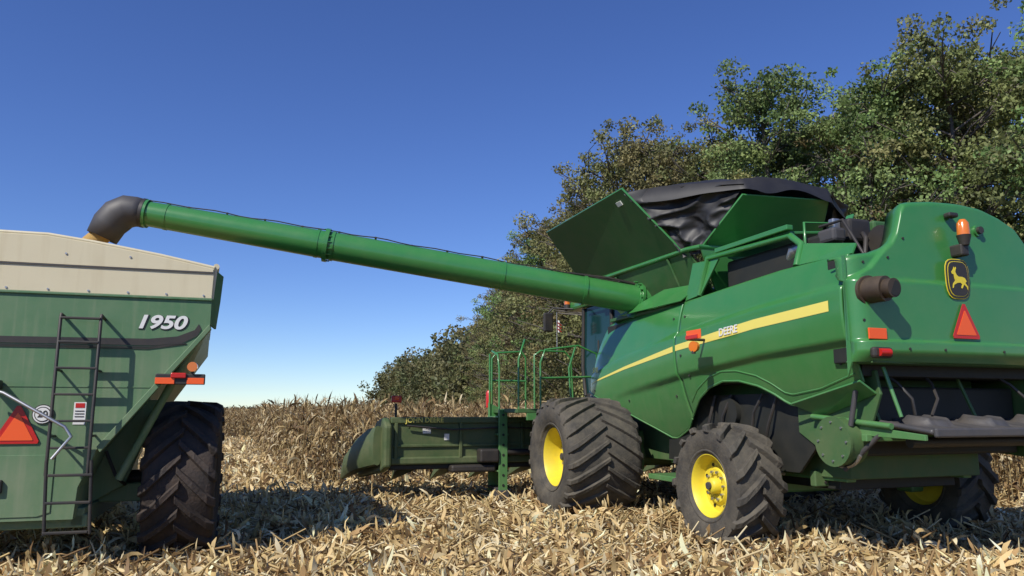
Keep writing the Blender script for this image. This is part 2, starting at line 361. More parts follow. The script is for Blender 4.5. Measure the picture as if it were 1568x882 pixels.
for i,(x,y) in enumerate(((-.95,-1.75),(-.8,-1.95),(-1.15,-1.5),(-1.2,.1),(-1.1,-.2))):
    tube('hose_%d'%i,[(x,y,3.55),(x+.05,y,3.85),(x+.15,y+.15,3.95),(x+.35,y+.2,3.8)],.03,BLACK,CB,8)
# grain tank
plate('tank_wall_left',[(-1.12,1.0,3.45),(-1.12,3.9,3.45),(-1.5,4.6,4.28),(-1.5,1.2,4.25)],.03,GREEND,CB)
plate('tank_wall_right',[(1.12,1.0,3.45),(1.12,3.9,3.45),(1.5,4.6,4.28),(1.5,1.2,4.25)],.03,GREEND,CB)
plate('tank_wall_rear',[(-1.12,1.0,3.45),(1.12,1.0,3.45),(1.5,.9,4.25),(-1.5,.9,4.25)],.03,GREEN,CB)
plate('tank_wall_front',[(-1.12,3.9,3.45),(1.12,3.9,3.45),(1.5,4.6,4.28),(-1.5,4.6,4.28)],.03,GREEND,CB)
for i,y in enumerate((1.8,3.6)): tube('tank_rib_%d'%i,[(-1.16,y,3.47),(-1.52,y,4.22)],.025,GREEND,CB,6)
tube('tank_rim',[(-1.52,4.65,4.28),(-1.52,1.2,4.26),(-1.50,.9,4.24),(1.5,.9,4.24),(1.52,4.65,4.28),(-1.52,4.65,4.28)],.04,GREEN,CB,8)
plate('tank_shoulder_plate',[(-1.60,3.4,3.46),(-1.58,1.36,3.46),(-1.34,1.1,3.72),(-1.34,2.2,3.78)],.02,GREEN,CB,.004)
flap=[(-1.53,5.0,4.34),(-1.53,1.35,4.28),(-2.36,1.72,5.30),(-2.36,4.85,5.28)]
plate('tank_flap_left',flap,.03,GREEND,CB,.004)  # darker green than the other flaps: underside shade put into the paint
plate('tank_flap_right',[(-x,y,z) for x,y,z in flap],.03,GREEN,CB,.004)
tube('flap_edge',[flap[0],flap[1],flap[2],flap[3],flap[0]],.018,GREEN,CB,8)
plate('flap_decal',[(-2.27,1.95,5.17),(-2.27,2.10,5.17),(-2.22,2.10,5.11),(-2.22,1.95,5.11)],.035,WHITE,CB)
rp=[(-1.42,.95,4.26),(.75,.95,4.26),(.42,.25,4.98),(-1.16,.25,4.92)]
plate('tank_flap_rear',rp,.03,GREEN,CB,.004)
tube('rear_flap_edge',[rp[0],rp[1],rp[2],rp[3],rp[0]],.018,GREEN,CB,8)
def sheet(name,A,B,Cc,D,nu,nv,f,m,parent):
    vs=[];fs=[]
    A,B,Cc,D=map(Vector,(A,B,Cc,D)); nn=((B-A).cross(D-A)).normalized()
    for i in range(nu):
        for j in range(nv):
            u=i/(nu-1);v=j/(nv-1); p=A.lerp(B,u).lerp(D.lerp(Cc,u),v)+nn*f(u,v); vs.append(p)
    for i in range(nu-1):
        for j in range(nv-1):
            a=i*nv+j; fs.append((a,a+nv,a+nv+1,a+1))
    return mk(name,vs,fs,m,parent,smooth=True)
def wr(u,v,k=1,sd=0):
    a=noise.noise(Vector((u*1.6+v*1.2,v*3.6-u*1.5,sd))); b=noise.noise(Vector((u*2.5-v*2,v*7+u*3,sd+4)))
    return k*(.10*(1-2*abs(a))+.025*(1-2*abs(b))+.006*noise.noise(Vector((u*14,v*18,sd+9))))
sheet('tarp_corner_left',(-1.45,1.33,4.2),(-1.38,.97,4.2),(-1.12,.20,5.10),(-2.25,1.75,5.27),50,60,lambda u,v:wr(u,v,1.2)-.12*math.sin(math.pi*u)*v-.05,TARP,CB)
sheet('tarp_corner_right',(1.5,1.33,4.2),(.75,.97,4.2),(.42,.22,5.12),(2.1,1.75,4.95),50,60,lambda u,v:-wr(u,v,1.2,5)-.08*math.sin(math.pi*u)*v,TARP,CB)
def roof():
    vs=[];fs=[];nu,nv=90,60
    for i in range(nu):
        for j in range(nv):
            u=i/(nu-1);v=j/(nv-1)
            x=-2.25+4.4*u; y0=float(np.interp(x,[-2.2,-1.15,.42,1.0,2.2],[1.75,.18,.18,.5,1.75])); y=y0+(4.75-y0)*v
            zedge=float(np.interp(x,[-2.25,-1.6,-1.15,-.4,.42,.95,1.3,2.2],[5.26,5.18,5.14,5.16,5.12,4.90,4.80,4.95]))
            z=zedge+.22*math.sin(math.pi*min(1,v*3)/2)*max(0,math.sin(math.pi*u))**.5*(1-.2*v)+wr(u*2.2,v*2,.6,2)
            if j==0: z-=.20+.05*math.sin(u*23); y-=.01
            vs.append((x,y,z))
    for i in range(nu-1):
        for j in range(nv-1):
            a=i*nv+j; fs.append((a,a+nv,a+nv+1,a+1))
    return mk('tarp_roof',vs,fs,TARP,CB,smooth=True)
roof()
# unloading auger
a0=Vector((-1.25,3.0,3.70)); a1=Vector((-9.58,4.64,4.965)); ad=(a1-a0); JT=.655
def ap(t): return tuple(a0+ad*t)
tube('unloading_auger_inner',[ap(.02),ap(JT)],[.245,.24],GREEN,CB,32)
tube('unloading_auger_outer',[ap(JT),ap(1.0)],[.235,.205],GREEN,CB,32)
tube('auger_flange_mid',[ap(JT-.004),ap(JT+.004)],.285,GREEN,CB,32)
tube('auger_flange_a',[ap(.13),ap(.136)],.262,GREEN,CB,32)
tube('auger_flange_end',[ap(.992),ap(1.0)],.235,GREEN,CB,32)
for i,t in enumerate((.30,.64,.67,.955)): 
    r=.245 if t<JT else .235-.03*(t-JT)/(1-JT)
    tube('auger_band_%d'%i,[ap(t),ap(t+.006)],r+.008,GREEN,CB,32)
bolts('auger_bolts',[Vector(ap(JT))+Vector((0,math.cos(a)*.268,math.sin(a)*.268)) for a in np.linspace(0,6.28,17)[:-1]],(1,0,0),.012,.10,GREEN,CB)
tube('auger_elbow',[(-.95,3.0,3.2),(-.95,3.0,3.5),(-1.02,3.01,3.62),(-1.2,3.03,3.69),(-1.45,3.05,3.73)],[.30,.31,.32,.31,.29],GREEN,CB,28)
tube('auger_pivot_flange',[(-1.40,3.05,3.72),(-1.45,3.05,3.73)],.33,GREEN,CB,28)
bolts('pivot_bolts',[(-1.43,3.05+math.cos(a)*.31,3.73+math.sin(a)*.31) for a in np.linspace(0,6.28,15)[:-1]],(1,0,0),.014,.10,GREEN,CB)
tube('auger_linkage',[(-1.3,3.10,4.0),(-1.9,3.15,4.10),(-2.6,3.25,4.16)],.028,BLACK,CB,8)
hz=[]
for t in np.linspace(.06,.99,40):
    p=Vector(ap(t)); r=.245 if t<JT else .235-.03*(t-JT)/(1-JT)
    hz.append((p.x,p.y-.05,p.z+r+.012+.010*math.sin(t*60)+.006*math.sin(t*37)))
tube('auger_cable',hz,.010,BLACK,CB,6)
bolts('cable_clips',[Vector(p)-Vector((0,0,.012)) for p in hz[::3]],(1,0,0),.026,.03,BLACK,CB)
e=a1; dd=ad.normalized()
sp=[e-dd*.02,e+dd*.12,e+dd*.26+Vector((0,0,-.02)),e+dd*.40+Vector((0,0,-.12)),e+dd*.52+Vector((0,0,-.28)),e+dd*.62+Vector((0,0,-.52))]
o=tube('auger_spout',sp,[.225,.245,.27,.28,.265,.24],GREY,CB,24,caps=False)
sol=o.modifiers.new('s','SOLIDIFY'); sol.thickness=.02
tube('auger_spout_clamp',[e-dd*.02,e+dd*.03],.242,BLACK,CB,24)
tube('grain_stream',[e+dd*.60+Vector((0,0,-.45)),e+dd*.78+Vector((0,0,-.66)),e+dd*.88+Vector((0,0,-1.0)),e+dd*.92+Vector((0,0,-1.7))],[.15,.16,.17,.28],GRAIN,CB,20)
# cab
cabp=[(5.9,2.1),(6.05,2.7),(5.95,3.95),(4.3,3.95),(4.3,2.1)]
for s in(-1,1): plate('cab_side_glass_%s'%('l' if s<0 else 'r'),[(s*1.02,y,z) for y,z in cabp],.03,GLASS,CB)
plate('cab_windshield',[(-1,5.9,2.1),(1,5.9,2.1),(1,6.05,2.7),(1,5.95,3.95),(-1,5.95,3.95),(-1,6.05,2.7)],.02,GLASS,CB,nrm=(0,1,0))
box('cab_rear_wall',(0,4.25,3.0),(2.0,.06,1.9),DARK,CB)
box('cab_floor',(0,5.1,2.08),(2.1,1.8,.12),BLACK,CB)
box('cab_roof',(0,5.35,4.06),(2.3,2.5,.2),GREEN,CB,.06)
box('cab_roof_visor',(0,6.5,4.04),(2.2,.35,.12),BLACK,CB,.04)
tube('cab_pillar_l',[(-1.05,5.93,2.1),(-1.05,6.05,2.7),(-1.05,5.97,3.95)],.045,BLACK,CB,8)
tube('cab_pillar_rear_l',[(-1.04,4.7,2.1),(-1.04,4.7,3.95)],.05,BLACK,CB,8)
tube('cab_door_handle',[(-1.10,5.2,2.5),(-1.10,5.2,3.2)],.018,BLACK,CB,6)
tube('cab_beacon',[(-1.2,6.5,4.1),(-1.2,6.5,4.28)],[.07,.05],AMBER,CB,12)
tube('cab_beacon_base',[(-1.2,6.5,3.98),(-1.2,6.5,4.1)],.07,BLACK,CB,12)
tube('mirror_arm',[(-1.05,6.3,3.98),(-1.5,6.6,4.02),(-1.62,6.6,3.9)],.02,BLACK,CB,8)
box('mirror',(-1.62,6.6,3.7),(.22,.08,.42),BLACK,CB,.03)
# platform, rails, ladder
box('platform',(-2.0,5.6,1.78),(2.0,1.5,.08),GREEND,CB,.01)
box('platform_skirt',(-2.0,4.88,1.70),(1.6,.05,.2),GREEN,CB,.01)
def rail(nm,pts,r=.021): tube(nm,pts,r,GREEN,CB,8)
rail('handrail_a',[(-3.0,6.35,1.8),(-3.0,6.35,2.85),(-2.9,6.35,2.98),(-2.35,6.35,3.02),(-2.25,6.35,2.9),(-2.25,6.35,1.8)])
rail('handrail_b',[(-2.05,6.35,1.8),(-2.05,6.35,2.95),(-1.9,6.35,3.05),(-1.35,6.35,3.05),(-1.2,6.35,2.9),(-1.15,6.35,1.8)])
rail('handrail_c',[(-3.0,6.35,2.4),(-2.25,6.35,2.4)])
rail('handrail_e',[(-2.95,4.9,1.8),(-2.95,4.9,2.75),(-2.85,4.95,3.0),(-2.75,5.1,3.15),(-2.6,5.3,3.1)])
rail('handrail_f',[(-2.5,4.9,1.8),(-2.5,4.9,2.7),(-2.4,4.9,2.95),(-1.7,4.9,3.05),(-1.3,4.9,2.9),(-1.25,4.9,2.1)])
rail('handrail_f2',[(-2.5,4.9,2.4),(-1.25,4.9,2.45)])
rail('handrail_g',[(-1.85,4.9,1.8),(-1.9,4.9,2.6),(-1.75,4.9,3.04)])
rail('handrail_j',[(-3.08,5.65,.9),(-3.08,5.65,2.6),(-3.08,5.75,2.9),(-3.05,6.2,3.0)])
rail('handrail_k',[(-3.08,6.25,.9),(-3.08,6.25,2.95)])
plate('ladder_side_front',[(-3.1,6.28,.2),(-2.88,6.28,.2),(-2.88,6.28,1.85),(-3.1,6.28,1.95)],.05,GREEN,CB,.01)
plate('ladder_side_rear',[(-3.1,5.62,.2),(-2.92,5.62,.2),(-2.92,5.62,1.8),(-3.1,5.62,1.8)],.04,GREEN,CB,.01)
bolts('ladder_holes',[(-3.01,5.597,z) for z in np.linspace(.35,1.7,8)],(0,1,0),.028,.01,DARK,CB)
for i,z in enumerate((.28,.62,.97,1.32,1.66)):
    box('ladder_step_%d'%i,(-3.0,5.95,z),(.24,.62,.035),GREEN if i else GREY,CB,.006)
box('ladder_foot',(-3.02,5.75,.16),(.24,.4,.2),GREY,CB,.02)
tube('fire_extinguisher_body',[(-3.05,6.4,1.85),(-3.05,6.4,2.15),(-3.05,6.4,2.20)],[.06,.06,.03],RED,CB,14)
box('platform_label',(-1.35,4.85,2.05),(.22,.02,.08),WHITE,CB,.0)
tube('flag_pole',[(-1.5,6.4,3.0),(-1.5,6.4,3.9)],.008,STEEL,CB,6)
sheet('flag_cloth',(-1.5,6.4,3.50),(-1.5,6.4,3.75),(-1.40,6.42,3.70),(-1.40,6.42,3.42),8,8,lambda u,v:.02*math.sin(v*8),WHITE,CB)
for i in range(3):
    plate('flag_stripe_%d'%i,[(-1.50,6.36,3.52+i*.07),(-1.40,6.38,3.46+i*.07),(-1.40,6.38,3.49+i*.07),(-1.50,6.36,3.55+i*.07)],.004,RED,CB)
tube('marker_arm',[(-1.6,.55,2.78),(-2.0,.55,2.78)],.02,BLACK,CB,8)
box('marker_plate',(-2.02,.36,2.83),(.012,.36,.13),ORANGE,CB,.004)
box('marker_plate_red',(-2.029,.40,2.80),(.012,.30,.05),RED,CB,.002)
tube('marker_lamp',[(-2.0,.36,2.66),(-2.05,.34,2.66)],.075,AMBER,CB,16)
tube('marker_lamp_top',[(-2.03,.36,2.56),(-2.03,.36,2.60)],.03,BLACK,CB,8)
text('decal_model','S690',.14,(-sidex(4.05,2.52)-.035,4.10,2.52),(90,0,-97),STRIPE,CB,shear=.2,off=.03)
text('decal_brand','DEERE',.15,(-sidex(.0,2.85)-.014,-.02,2.855),(90,-3,-90),WHITE,CB,shear=.1)
# wheels
wheel('front_left_wheel',(-2.185,3.69,.99),1.02,1.36,.50,22,-1,CB,RUB,YEL,lh=.055,lw=.06,skew=.42,rimdepth=.27)
wheel('front_right_wheel',(2.185,3.69,.99),1.02,1.36,.50,22,1,CB,RUB,YEL,lh=.055,lw=.06,skew=.42,rimdepth=.27)
wheel('rear_left_wheel',(-1.79,.06,.79),.82,.68,.41,15,-1,CB,RUB,YEL,lh=.075,lw=.07,skew=.42,rimdepth=.14)
wheel('rear_right_wheel',(1.87,.06,.79),.82,.68,.41,15,1,CB,RUB,YEL,lh=.075,lw=.07,skew=.42,rimdepth=.14)
tube('front_axle',[(-1.7,3.69,1.0),(1.7,3.69,1.0)],.2,GREEND,CB,14)
box('front_final_drive',(-1.35,3.6,1.1),(.3,.7,.7),GREEND,CB,.05)
box('rear_axle',(0,.08,.80),(3.1,.24,.26),GREEN,CB,.03)
box('rear_axle_knuckle_l',(-1.38,.08,.85),(.25,.3,.5),GREEN,CB,.04)
box('rear_axle_knuckle_r',(1.42,.08,.85),(.25,.3,.5),GREEN,CB,.04)
box('frame_rail_l',(-.95,.7,1.02),(.14,4.0,.22),GREEN,CB,.015)
box('frame_rail_r',(.95,.7,1.02),(.14,4.0,.22),GREEN,CB,.015)
box('rear_cross_beam',(-.05,-.85,.93),(2.2,.10,.20),GREEND,CB,.015)
bolts('beam_bolts',[(x,-.905,z) for x in(-1.0,-.7,-.4,0,.4,.8) for z in(.88,.98)],(0,1,0),.018,.02,BLACK,CB)
box('side_step_frame',(-1.5,1.75,.75),(.5,.9,.08),GREEN,CB,.01)
tube('steer_cyl',[(-1.2,-.15,.95),(-.3,-.15,.95)],.04,STEEL,CB,10)
plate('lower_side_plate_l',[(-1.28,2.2,2.0),(-1.28,-1.0,2.0),(-1.28,-1.1,1.3),(-1.28,-.8,1.0),(-1.28,2.3,1.0)],.04,DARK,CB)
for s,nm in((-1,'l'),(1,'r')):
    plate('chopper_side_'+nm,[(s*1.30,-.85,2.1),(s*1.30,-2.15,2.22),(s*1.30,-2.2,1.95),(s*1.30,-1.85,1.2),(s*1.30,-1.3,1.25),(s*1.30,-.85,1.5)],.04,GREEND,CB,.01)
    plate('hood_under_skirt_'+nm,[(s*1.55,-1.0,1.86),(s*1.55,-2.15,2.10),(s*1.32,-2.15,1.96),(s*1.32,-1.3,1.70)],.03,GREEN,CB,.008)
box('chopper_body',(0,-1.35,1.65),(2.5,.9,.8),DARK,CB,.03)
tube('chopper_drum_end',[(-1.30,-1.70,1.42),(-1.56,-1.70,1.42)],.27,GREEND,CB,28)
tube('chopper_drum_rim',[(-1.54,-1.70,1.42),(-1.575,-1.70,1.42)],.285,GREEND,CB,28)
bolts('chopper_drum_bolts',[(-1.58,-1.70+.22*math.cos(a),1.42+.22*math.sin(a)) for a in np.linspace(0,6.28,9)[:-1]],(1,0,0),.015,.02,STEEL,CB)
tube('chopper_strap',[(-1.42,-1.70+.29*math.cos(a),1.42+.29*math.sin(a)) for a in np.linspace(-2.6,.9,16)],.022,STEEL,CB,6)
tube('gas_strut_1',[(-1.45,-2.05,2.25),(-1.48,-1.90,1.60)],.03,GREY,CB,10)
tube('gas_strut_2',[(-1.25,-2.2,2.25),(-1.2,-2.35,1.7)],.022,GREEN,CB,8)
tube('lower_link_1',[(-1.4,-1.2,1.70),(-1.4,-2.4,1.60)],.035,GREEN,CB,8)
tube('lower_link_2',[(-1.42,-1.7,1.10),(-1.35,-2.2,1.52)],.03,GREY,CB,8)
vs=[];fs=[];nx_,ny_=110,28
for i in range(nx_):
    for j in range(ny_):
        u=i/(nx_-1);v=j/(ny_-1); x=-1.20+2.6*u; y=-1.95-.80*v
        z=1.66-.10*v
        for cx in(-.75,.10,.95):
            r=math.hypot(x-cx,(y+2.28)*1.0); z+=.07*max(0,min(1,(.25-r)/.05))
        z+=.02*(abs(((x*3.3)%1)-.5)>.42)
        vs.append((x,y,z))
for i in range(nx_-1):
    for j in range(ny_-1):
        a=i*ny_+j; fs.append((a,a+1,a+ny_+1,a+ny_))
o=mk('spreader_tray',vs,fs,TRAYM,CB); fixn(o); smooth_angle(o,40); sol=o.modifiers.new('s','SOLIDIFY'); sol.thickness=.05; sol.offset=-1
box('spreader_lip',(.10,-2.78,1.54),(2.64,.05,.10),TRAYM,CB,.02)
tube('spreader_roll',[(-1.0,-2.25,1.42),(1.2,-2.25,1.42)],.06,BLACK,CB,16)
box('spreader_frame',(0,-2.05,1.47),(2.9,.08,.08),GREEN,CB,.01)
plate('spreader_frame_side',[(-1.36,-1.8,1.62),(-1.36,-2.8,1.52),(-1.36,-2.8,1.46),(-1.36,-1.8,1.50)],.04,GREEN,CB,.006)
for i,(x,k) in enumerate(((-1.05,.1),(-.45,-.12),(.7,.15))):
    tube('spreader_hose_%d'%i,[(x,-1.95,2.22),(x+k*.4,-2.15,2.08),(x+k,-2.28,1.9),(x+k*1.6,-2.25,1.72)],.018,BLACK,CB,6)
for i,x in enumerate((-1.3,.2,1.3)): tube('hood_stay_%d'%i,[(x,-1.85,2.28),(x+.12,-2.05,1.6)],.022,GREEND,CB,6)
box('sticker_chopper',(-1.325,-1.25,1.95),(.012,.16,.10),WHITE,CB,0)
for i,(y,z) in enumerate(((-.5,1.6),(-.2,1.75),(.5,1.7),(.9,1.5))):
    tube('hyd_hose_%d'%i,[(-1.33,y,2.0),(-1.42,y+.1,z),(-1.36,y+.25,1.4),(-1.31,y+.2,1.1)],.022,BLACK,CB,6)
tube('arch_pulley',[(-1.30,.55,1.75),(-1.38,.55,1.75)],.22,DARK,CB,20)
tube('feeder_hyd',[(-.8,4.9,1.1),(-.8,5.6,.8)],.06,BLACK,CB,10)
for s in(-1,1): plate('feeder_house_'+('l' if s<0 else 'r'),[(s*.75,4.0,1.2),(s*.75,4.4,2.1),(s*.75,5.75,1.5),(s*.75,5.75,.6)],.05,GREEND,CB)
plate('feeder_top',[(-.75,4.4,2.1),(.75,4.4,2.1),(.75,5.75,1.5),(-.75,5.75,1.5)],.04,GREEND,CB)

# ================================================================= CORN HEADER
HD=empty('corn_header',(4.574,11.118,0),20)
box('back_sheet',(0,5.85,1.22),(10.4,.05,.66),HEADG,HD,.01)
box('top_beam',(0,5.86,1.60),(10.4,.16,.12),HEADG,HD,.02)
box('mid_rail',(0,5.81,1.12),(10.3,.05,.05),HEADG,HD,.01)
box('bottom_beam',(0,5.88,.84),(10.4,.22,.14),HEADG,HD,.03)
for i,x in enumerate(np.linspace(-5.1,5.1,9)): box('rib_%d'%i,(x,5.80,1.22),(.06,.07,.66),HEADG,HD,.01)
box('deck',(0,6.4,.72),(10.4,1.1,.10),DARK,HD,.02)
tube('cross_auger',[(-5.1,6.3,.98),(5.1,6.3,.98)],.17,BLACK,HD,14)
box('gearbox_1',(-3.3,5.68,.92),(.4,.26,.26),BLACK,HD,.04)
box('gearbox_2',(-3.6,5.8,.68),(.9,.35,.14),BLACK,HD,.04)
tube('drive_shaft',[(-3.3,5.66,.98),(-.9,5.66,.98)],.06,BLACK,HD,12)
for s,nm in((-1,'left'),(1,'right')):
    ep=[(5.62,1.50),(5.9,1.66),(6.5,1.58),(7.6,1.15),(8.9,.42),(8.6,.34),(7.2,.50),(6.1,.62),(5.62,.74)]
    plate('end_panel_'+nm,[(s*5.28,y,z) for y,z in ep],.14,HEADG,HD,.04)
    secs=[(5.95,5.33,5.50,.76,1.50),(6.4,5.33,5.60,.70,1.44),(7.1,5.35,5.74,.60,1.22),(7.9,5.42,5.78,.46,.92),(8.6,5.50,5.72,.34,.60),(9.3,5.60,5.64,.24,.30)]
    vs=[]
    for (y,xa,xb,za,zb) in secs:
        m_=(xa+xb)/2; w_=(xb-xa)/2; hm_=(zb-za)
        for a in np.linspace(0,2*math.pi,13)[:-1]:
            ca,sa=math.cos(a),math.sin(a); k=1/(abs(ca)**3+abs(sa)**3)**(1/3)
            vs.append((s*(m_+w_*ca*k),y,za+hm_/2+hm_/2*sa*k))
    fs=[(i*12+k,i*12+(k+1)%12,(i+1)*12+(k+1)%12,(i+1)*12+k) for i in range(5) for k in range(12)]+[tuple(range(12)),tuple(range(60,72))]
    smooth_angle(fixn(mk('outer_divider_'+nm,vs,fs,HEADG,HD)),40)
for i in range(11):
    x=-4.57+i*.914
    vs=[(x-.22,6.5,.75),(x-.17,6.5,1.2),(x,6.5,1.32),(x+.17,6.5,1.2),(x+.22,6.5,.75),(x-.17,7.6,.5),(x-.12,7.6,.85),(x,7.6,.95),(x+.12,7.6,.85),(x+.17,7.6,.5),(x,8.9,.22)]
    fs=[(k,k+1,k+6,k+5) for k in range(4)]+[(5+k,6+k,10) for k in range(4)]+[(4,3,2,1,0),(0,5,9,4),(5,10,9)]
    smooth_angle(fixn(mk('snout_%d'%i,vs,fs,HEADG,HD)),50)
tube('lamp_post',[(-5.1,5.85,1.6),(-5.1,5.85,1.92)],.025,BLACK,HD,8)
box('lamp_red',(-5.1,5.82,2.0),(.20,.06,.13),RED,HD,.02)
box('lamp_orange',(-5.1,5.78,2.02),(.08,.03,.07),ORANGE,HD,.01)
text('header_brand','JOHN DEERE',.13,(-4.55,5.772,1.60),(90,0,0),STRIPE,HD)
box('header_label',(-4.5,5.81,1.40),(.16,.01,.10),WHITE,HD,0)
box('header_label_2',(-4.1,5.815,1.28),(.10,.01,.12),WHITE,HD,0)
tube('header_hose',[(-4.9,5.75,1.5),(-4.0,5.72,1.42),(-3.0,5.74,1.46),(-1.5,5.7,1.4)],.02,BLACK,HD,6)

# ================================================================= GRAIN CART
CT=empty('grain_cart',(-5.864,9.359,0),18)
HW=2.09; Y0=-1.15; Y1=4.4
def fx(x): return x*(1-.17)
hop=[(HW,3.05),(HW,2.76),(1.53,2.04),(1.02,1.36),(.86,.95),(.84,.62)]
poly=[(x,Y0,z) for x,z in hop]+[(-x,Y0,z) for x,z in reversed(hop)]
plate('rear_face',poly,.03,CARTG,CT,.0)
plate('front_face',[(fx(x),Y1,z) for x,y,z in poly],.03,CARTG,CT)
for s,nm in((-1,'left'),(1,'right')):
    vs=[];fs=[]
    for x,z in hop:
        vs+=[(s*(x-.01),Y0+.017,z),(s*fx(x-.01),Y1-.017,z)]
    fs=[(2*i,2*i+1,2*i+3,2*i+2) for i in range(len(hop)-1)]
    o=mk('side_wall_'+nm,vs,fs,CARTG,CT); sol=o.modifiers.new('s','SOLIDIFY'); sol.thickness=.03; sol.offset=0
    plate('extension_side_'+nm,[(s*(HW+.005),Y0,3.06),(s*fx(HW+.005),Y1,3.06),(s*fx(HW+.03),Y1,3.44),(s*(HW+.03),Y0,3.44)],.03,CREAM,CT)
    tube('side_top_rail_'+nm,[(s*(HW+.03),Y0,3.45),(s*fx(HW+.03),Y1,3.45)],.035,CREAM,CT,8)
    plate('corner_flange_'+nm,[(s*(HW-.01),Y0+.01,3.43),(s*(HW+.10),Y0+.16,3.36),(s*(HW+.08),Y0+.16,3.05),(s*(HW+.05),Y0+.14,2.72),(s*(HW-.01),Y0+.01,2.76)],.025,CARTG,CT,.004)
ext=[(HW,3.065),(HW+.01,3.43),(1.5,3.545),(.80,3.655),(.35,3.71),(-.35,3.71),(-.8,3.655),(-1.5,3.545),(-HW-.01,3.43),(-HW,3.065)]
plate('extension_rear',[(x,Y0-.012,z) for x,z in ext],.03,CREAM,CT,.004)
plate('extension_front',[(fx(x),Y1,z) for x,z in ext],.03,CREAM,CT,.004)
tube('extension_rim',[(x,Y0-.01,z) for x,z in ext[1:-1]],.022,CREAM,CT,8)
box('extension_fold',(0,Y0-.034,3.365),(2*HW,.012,.014),GREY,CT,0)
plate('extension_upper',[(HW,Y0-.034,3.375),(HW,Y0-.034,3.41),(1.5,Y0-.034,3.525),(.80,Y0-.034,3.635),(.35,Y0-.034,3.69),(-.35,Y0-.034,3.69),(-.8,Y0-.034,3.635),(-1.5,Y0-.034,3.525),(-HW,Y0-.034,3.41),(-HW,Y0-.034,3.375)],.014,CREAM,CT,.003)
box('extension_joint',(0,Y0-.022,3.05),(2*HW+.02,.035,.028),CARTG,CT,.006)
bolts('rear_bolts',[(x,Y0-.03,3.095) for x in np.linspace(-2,2,11)]+[(x,Y0-.045,3.5) for x in(-.9,.55,1.2)],(0,1,0),.012,.012,STEEL,CT)
plate('hopper_edge_right',[(HW,Y0-.04,2.76),(HW+.02,Y0-.04,2.70),(1.06,Y0-.04,1.32),(1.02,Y0-.04,1.38)],.08,CARTG,CT,.006)
plate('hopper_edge_left',[(-HW,Y0-.04,2.76),(-HW-.02,Y0-.04,2.70),(-1.06,Y0-.04,1.32),(-1.02,Y0-.04,1.38)],.08,CARTG,CT,.006)
plate('rear_patch',[(-.8,Y0-.02,1.30),(.62,Y0-.02,1.30),(.62,Y0-.02,.70),(.5,Y0-.02,.66),(-.8,Y0-.02,.66)],.012,CARTG,CT,.003)
box('weld_seam',(0,Y0-.018,2.03),(3.0,.008,.012),CARTG,CT,0)
plate('decal_stripe',[(-2.0,Y0-.022,2.55),(1.45,Y0-.022,2.575),(1.75,Y0-.022,2.61),(1.93,Y0-.022,2.69),(1.97,Y0-.022,2.76),(2.0,Y0-.022,2.70),(1.96,Y0-.022,2.62),(1.8,Y0-.022,2.53),(1.5,Y0-.022,2.50),(-2.0,Y0-.022,2.485)],.006,BLACK,CT,nrm=(0,-1,0))
for i,(za,zb) in enumerate(((2.475,2.468),(2.462,2.456),(2.452,2.444))):
    plate('decal_line_%d'%i,[(-2.0,Y0-.022,za),(1.45,Y0-.022,za+.012),(1.85,Y0-.022,za+.06+.01*i),(1.85,Y0-.022,za+.05+.01*i),(1.45,Y0-.022,zb+.012),(-2.0,Y0-.022,zb)],.006,BLACK,CT,nrm=(0,-1,0))
text('decal_number_outline','1950',.21,(1.565,Y0-.020,2.755),(90,0,0),BLACK,CT,shear=.25,sx=1.25,off=.06)
text('decal_number','1950',.21,(1.56,Y0-.026,2.76),(90,0,0),WHITE,CT,shear=.25,sx=1.25,off=.03)
box('axle_beam',(0,-.05,.80),(3.0,.3,.22),CARTG,CT,.02)
box('rear_frame',(0,-.9,.58),(1.9,.2,.14),CARTG,CT,.015)
box('frame_rail_r',(.85,1.5,.62),(.14,5,.2),CARTG,CT,.015)
box('frame_rail_l',(-.85,1.5,.62),(.14,5,.2),CARTG,CT,.015)
tube('tongue',[(0,4.0,.62),(0,7.2,.55)],.10,CARTG,CT,8)
tube('strut_right',[(1.95,-1.0,2.62),(1.2,-.8,1.0)],.045,CARTG,CT,8)
plate('axle_gusset',[(.85,-.3,1.9),(1.55,-.3,1.9),(1.2,-.3,.9),(.85,-.3,.7)],.05,CARTG,CT,.01)
tube('spindle_r',[(1.1,0,.95),(1.8,0,.95)],.10,DARK,CT,12)
tube('spindle_l',[(-1.1,0,.95),(-1.8,0,.95)],.10,DARK,CT,12)
tube('brake_hose',[(1.0,-.5,1.3),(1.15,-.6,1.0),(1.2,-.3,.9)],.02,BLACK,CT,6)
wheel('wheel_right',(1.83,0,.93),.96,.80,.42,18,1,CT,RUBD,CREAM,lh=.065,lw=.075,skew=.45,rimdepth=.2)
wheel('wheel_left',(-1.83,0,.93),.96,.80,.42,18,-1,CT,RUBD,CREAM,lh=.065,lw=.075,skew=.45,rimdepth=.2)
yl=Y0-.24
for i,x in enumerate((.60,.99)):
    tube('ladder_stringer_%d'%i,[(x,Y0-.02,2.78),(x,yl+.02,2.80),(x,yl,2.76),(x,yl-.02,1.1)],.018,BLACK,CT,8)
    tube('ladder_lower_%d'%i,[(x+(.0 if i==0 else .03),yl-.03,1.25),(x+(.04 if i==0 else .07),yl-.04,.50)],.018,BLACK,CT,8)
for i,z in enumerate((2.76,2.50,2.22,1.94,1.66,1.38)):
    box('ladder_rung_%d'%i,(.795,yl,z),(.39,.05,.025),BLACK,CT,.006)
for i,z in enumerate((1.10,.82,.52)):
    box('ladder_lrung_%d'%i,(.835,yl-.035,z),(.42,.05,.028),BLACK,CT,.006)
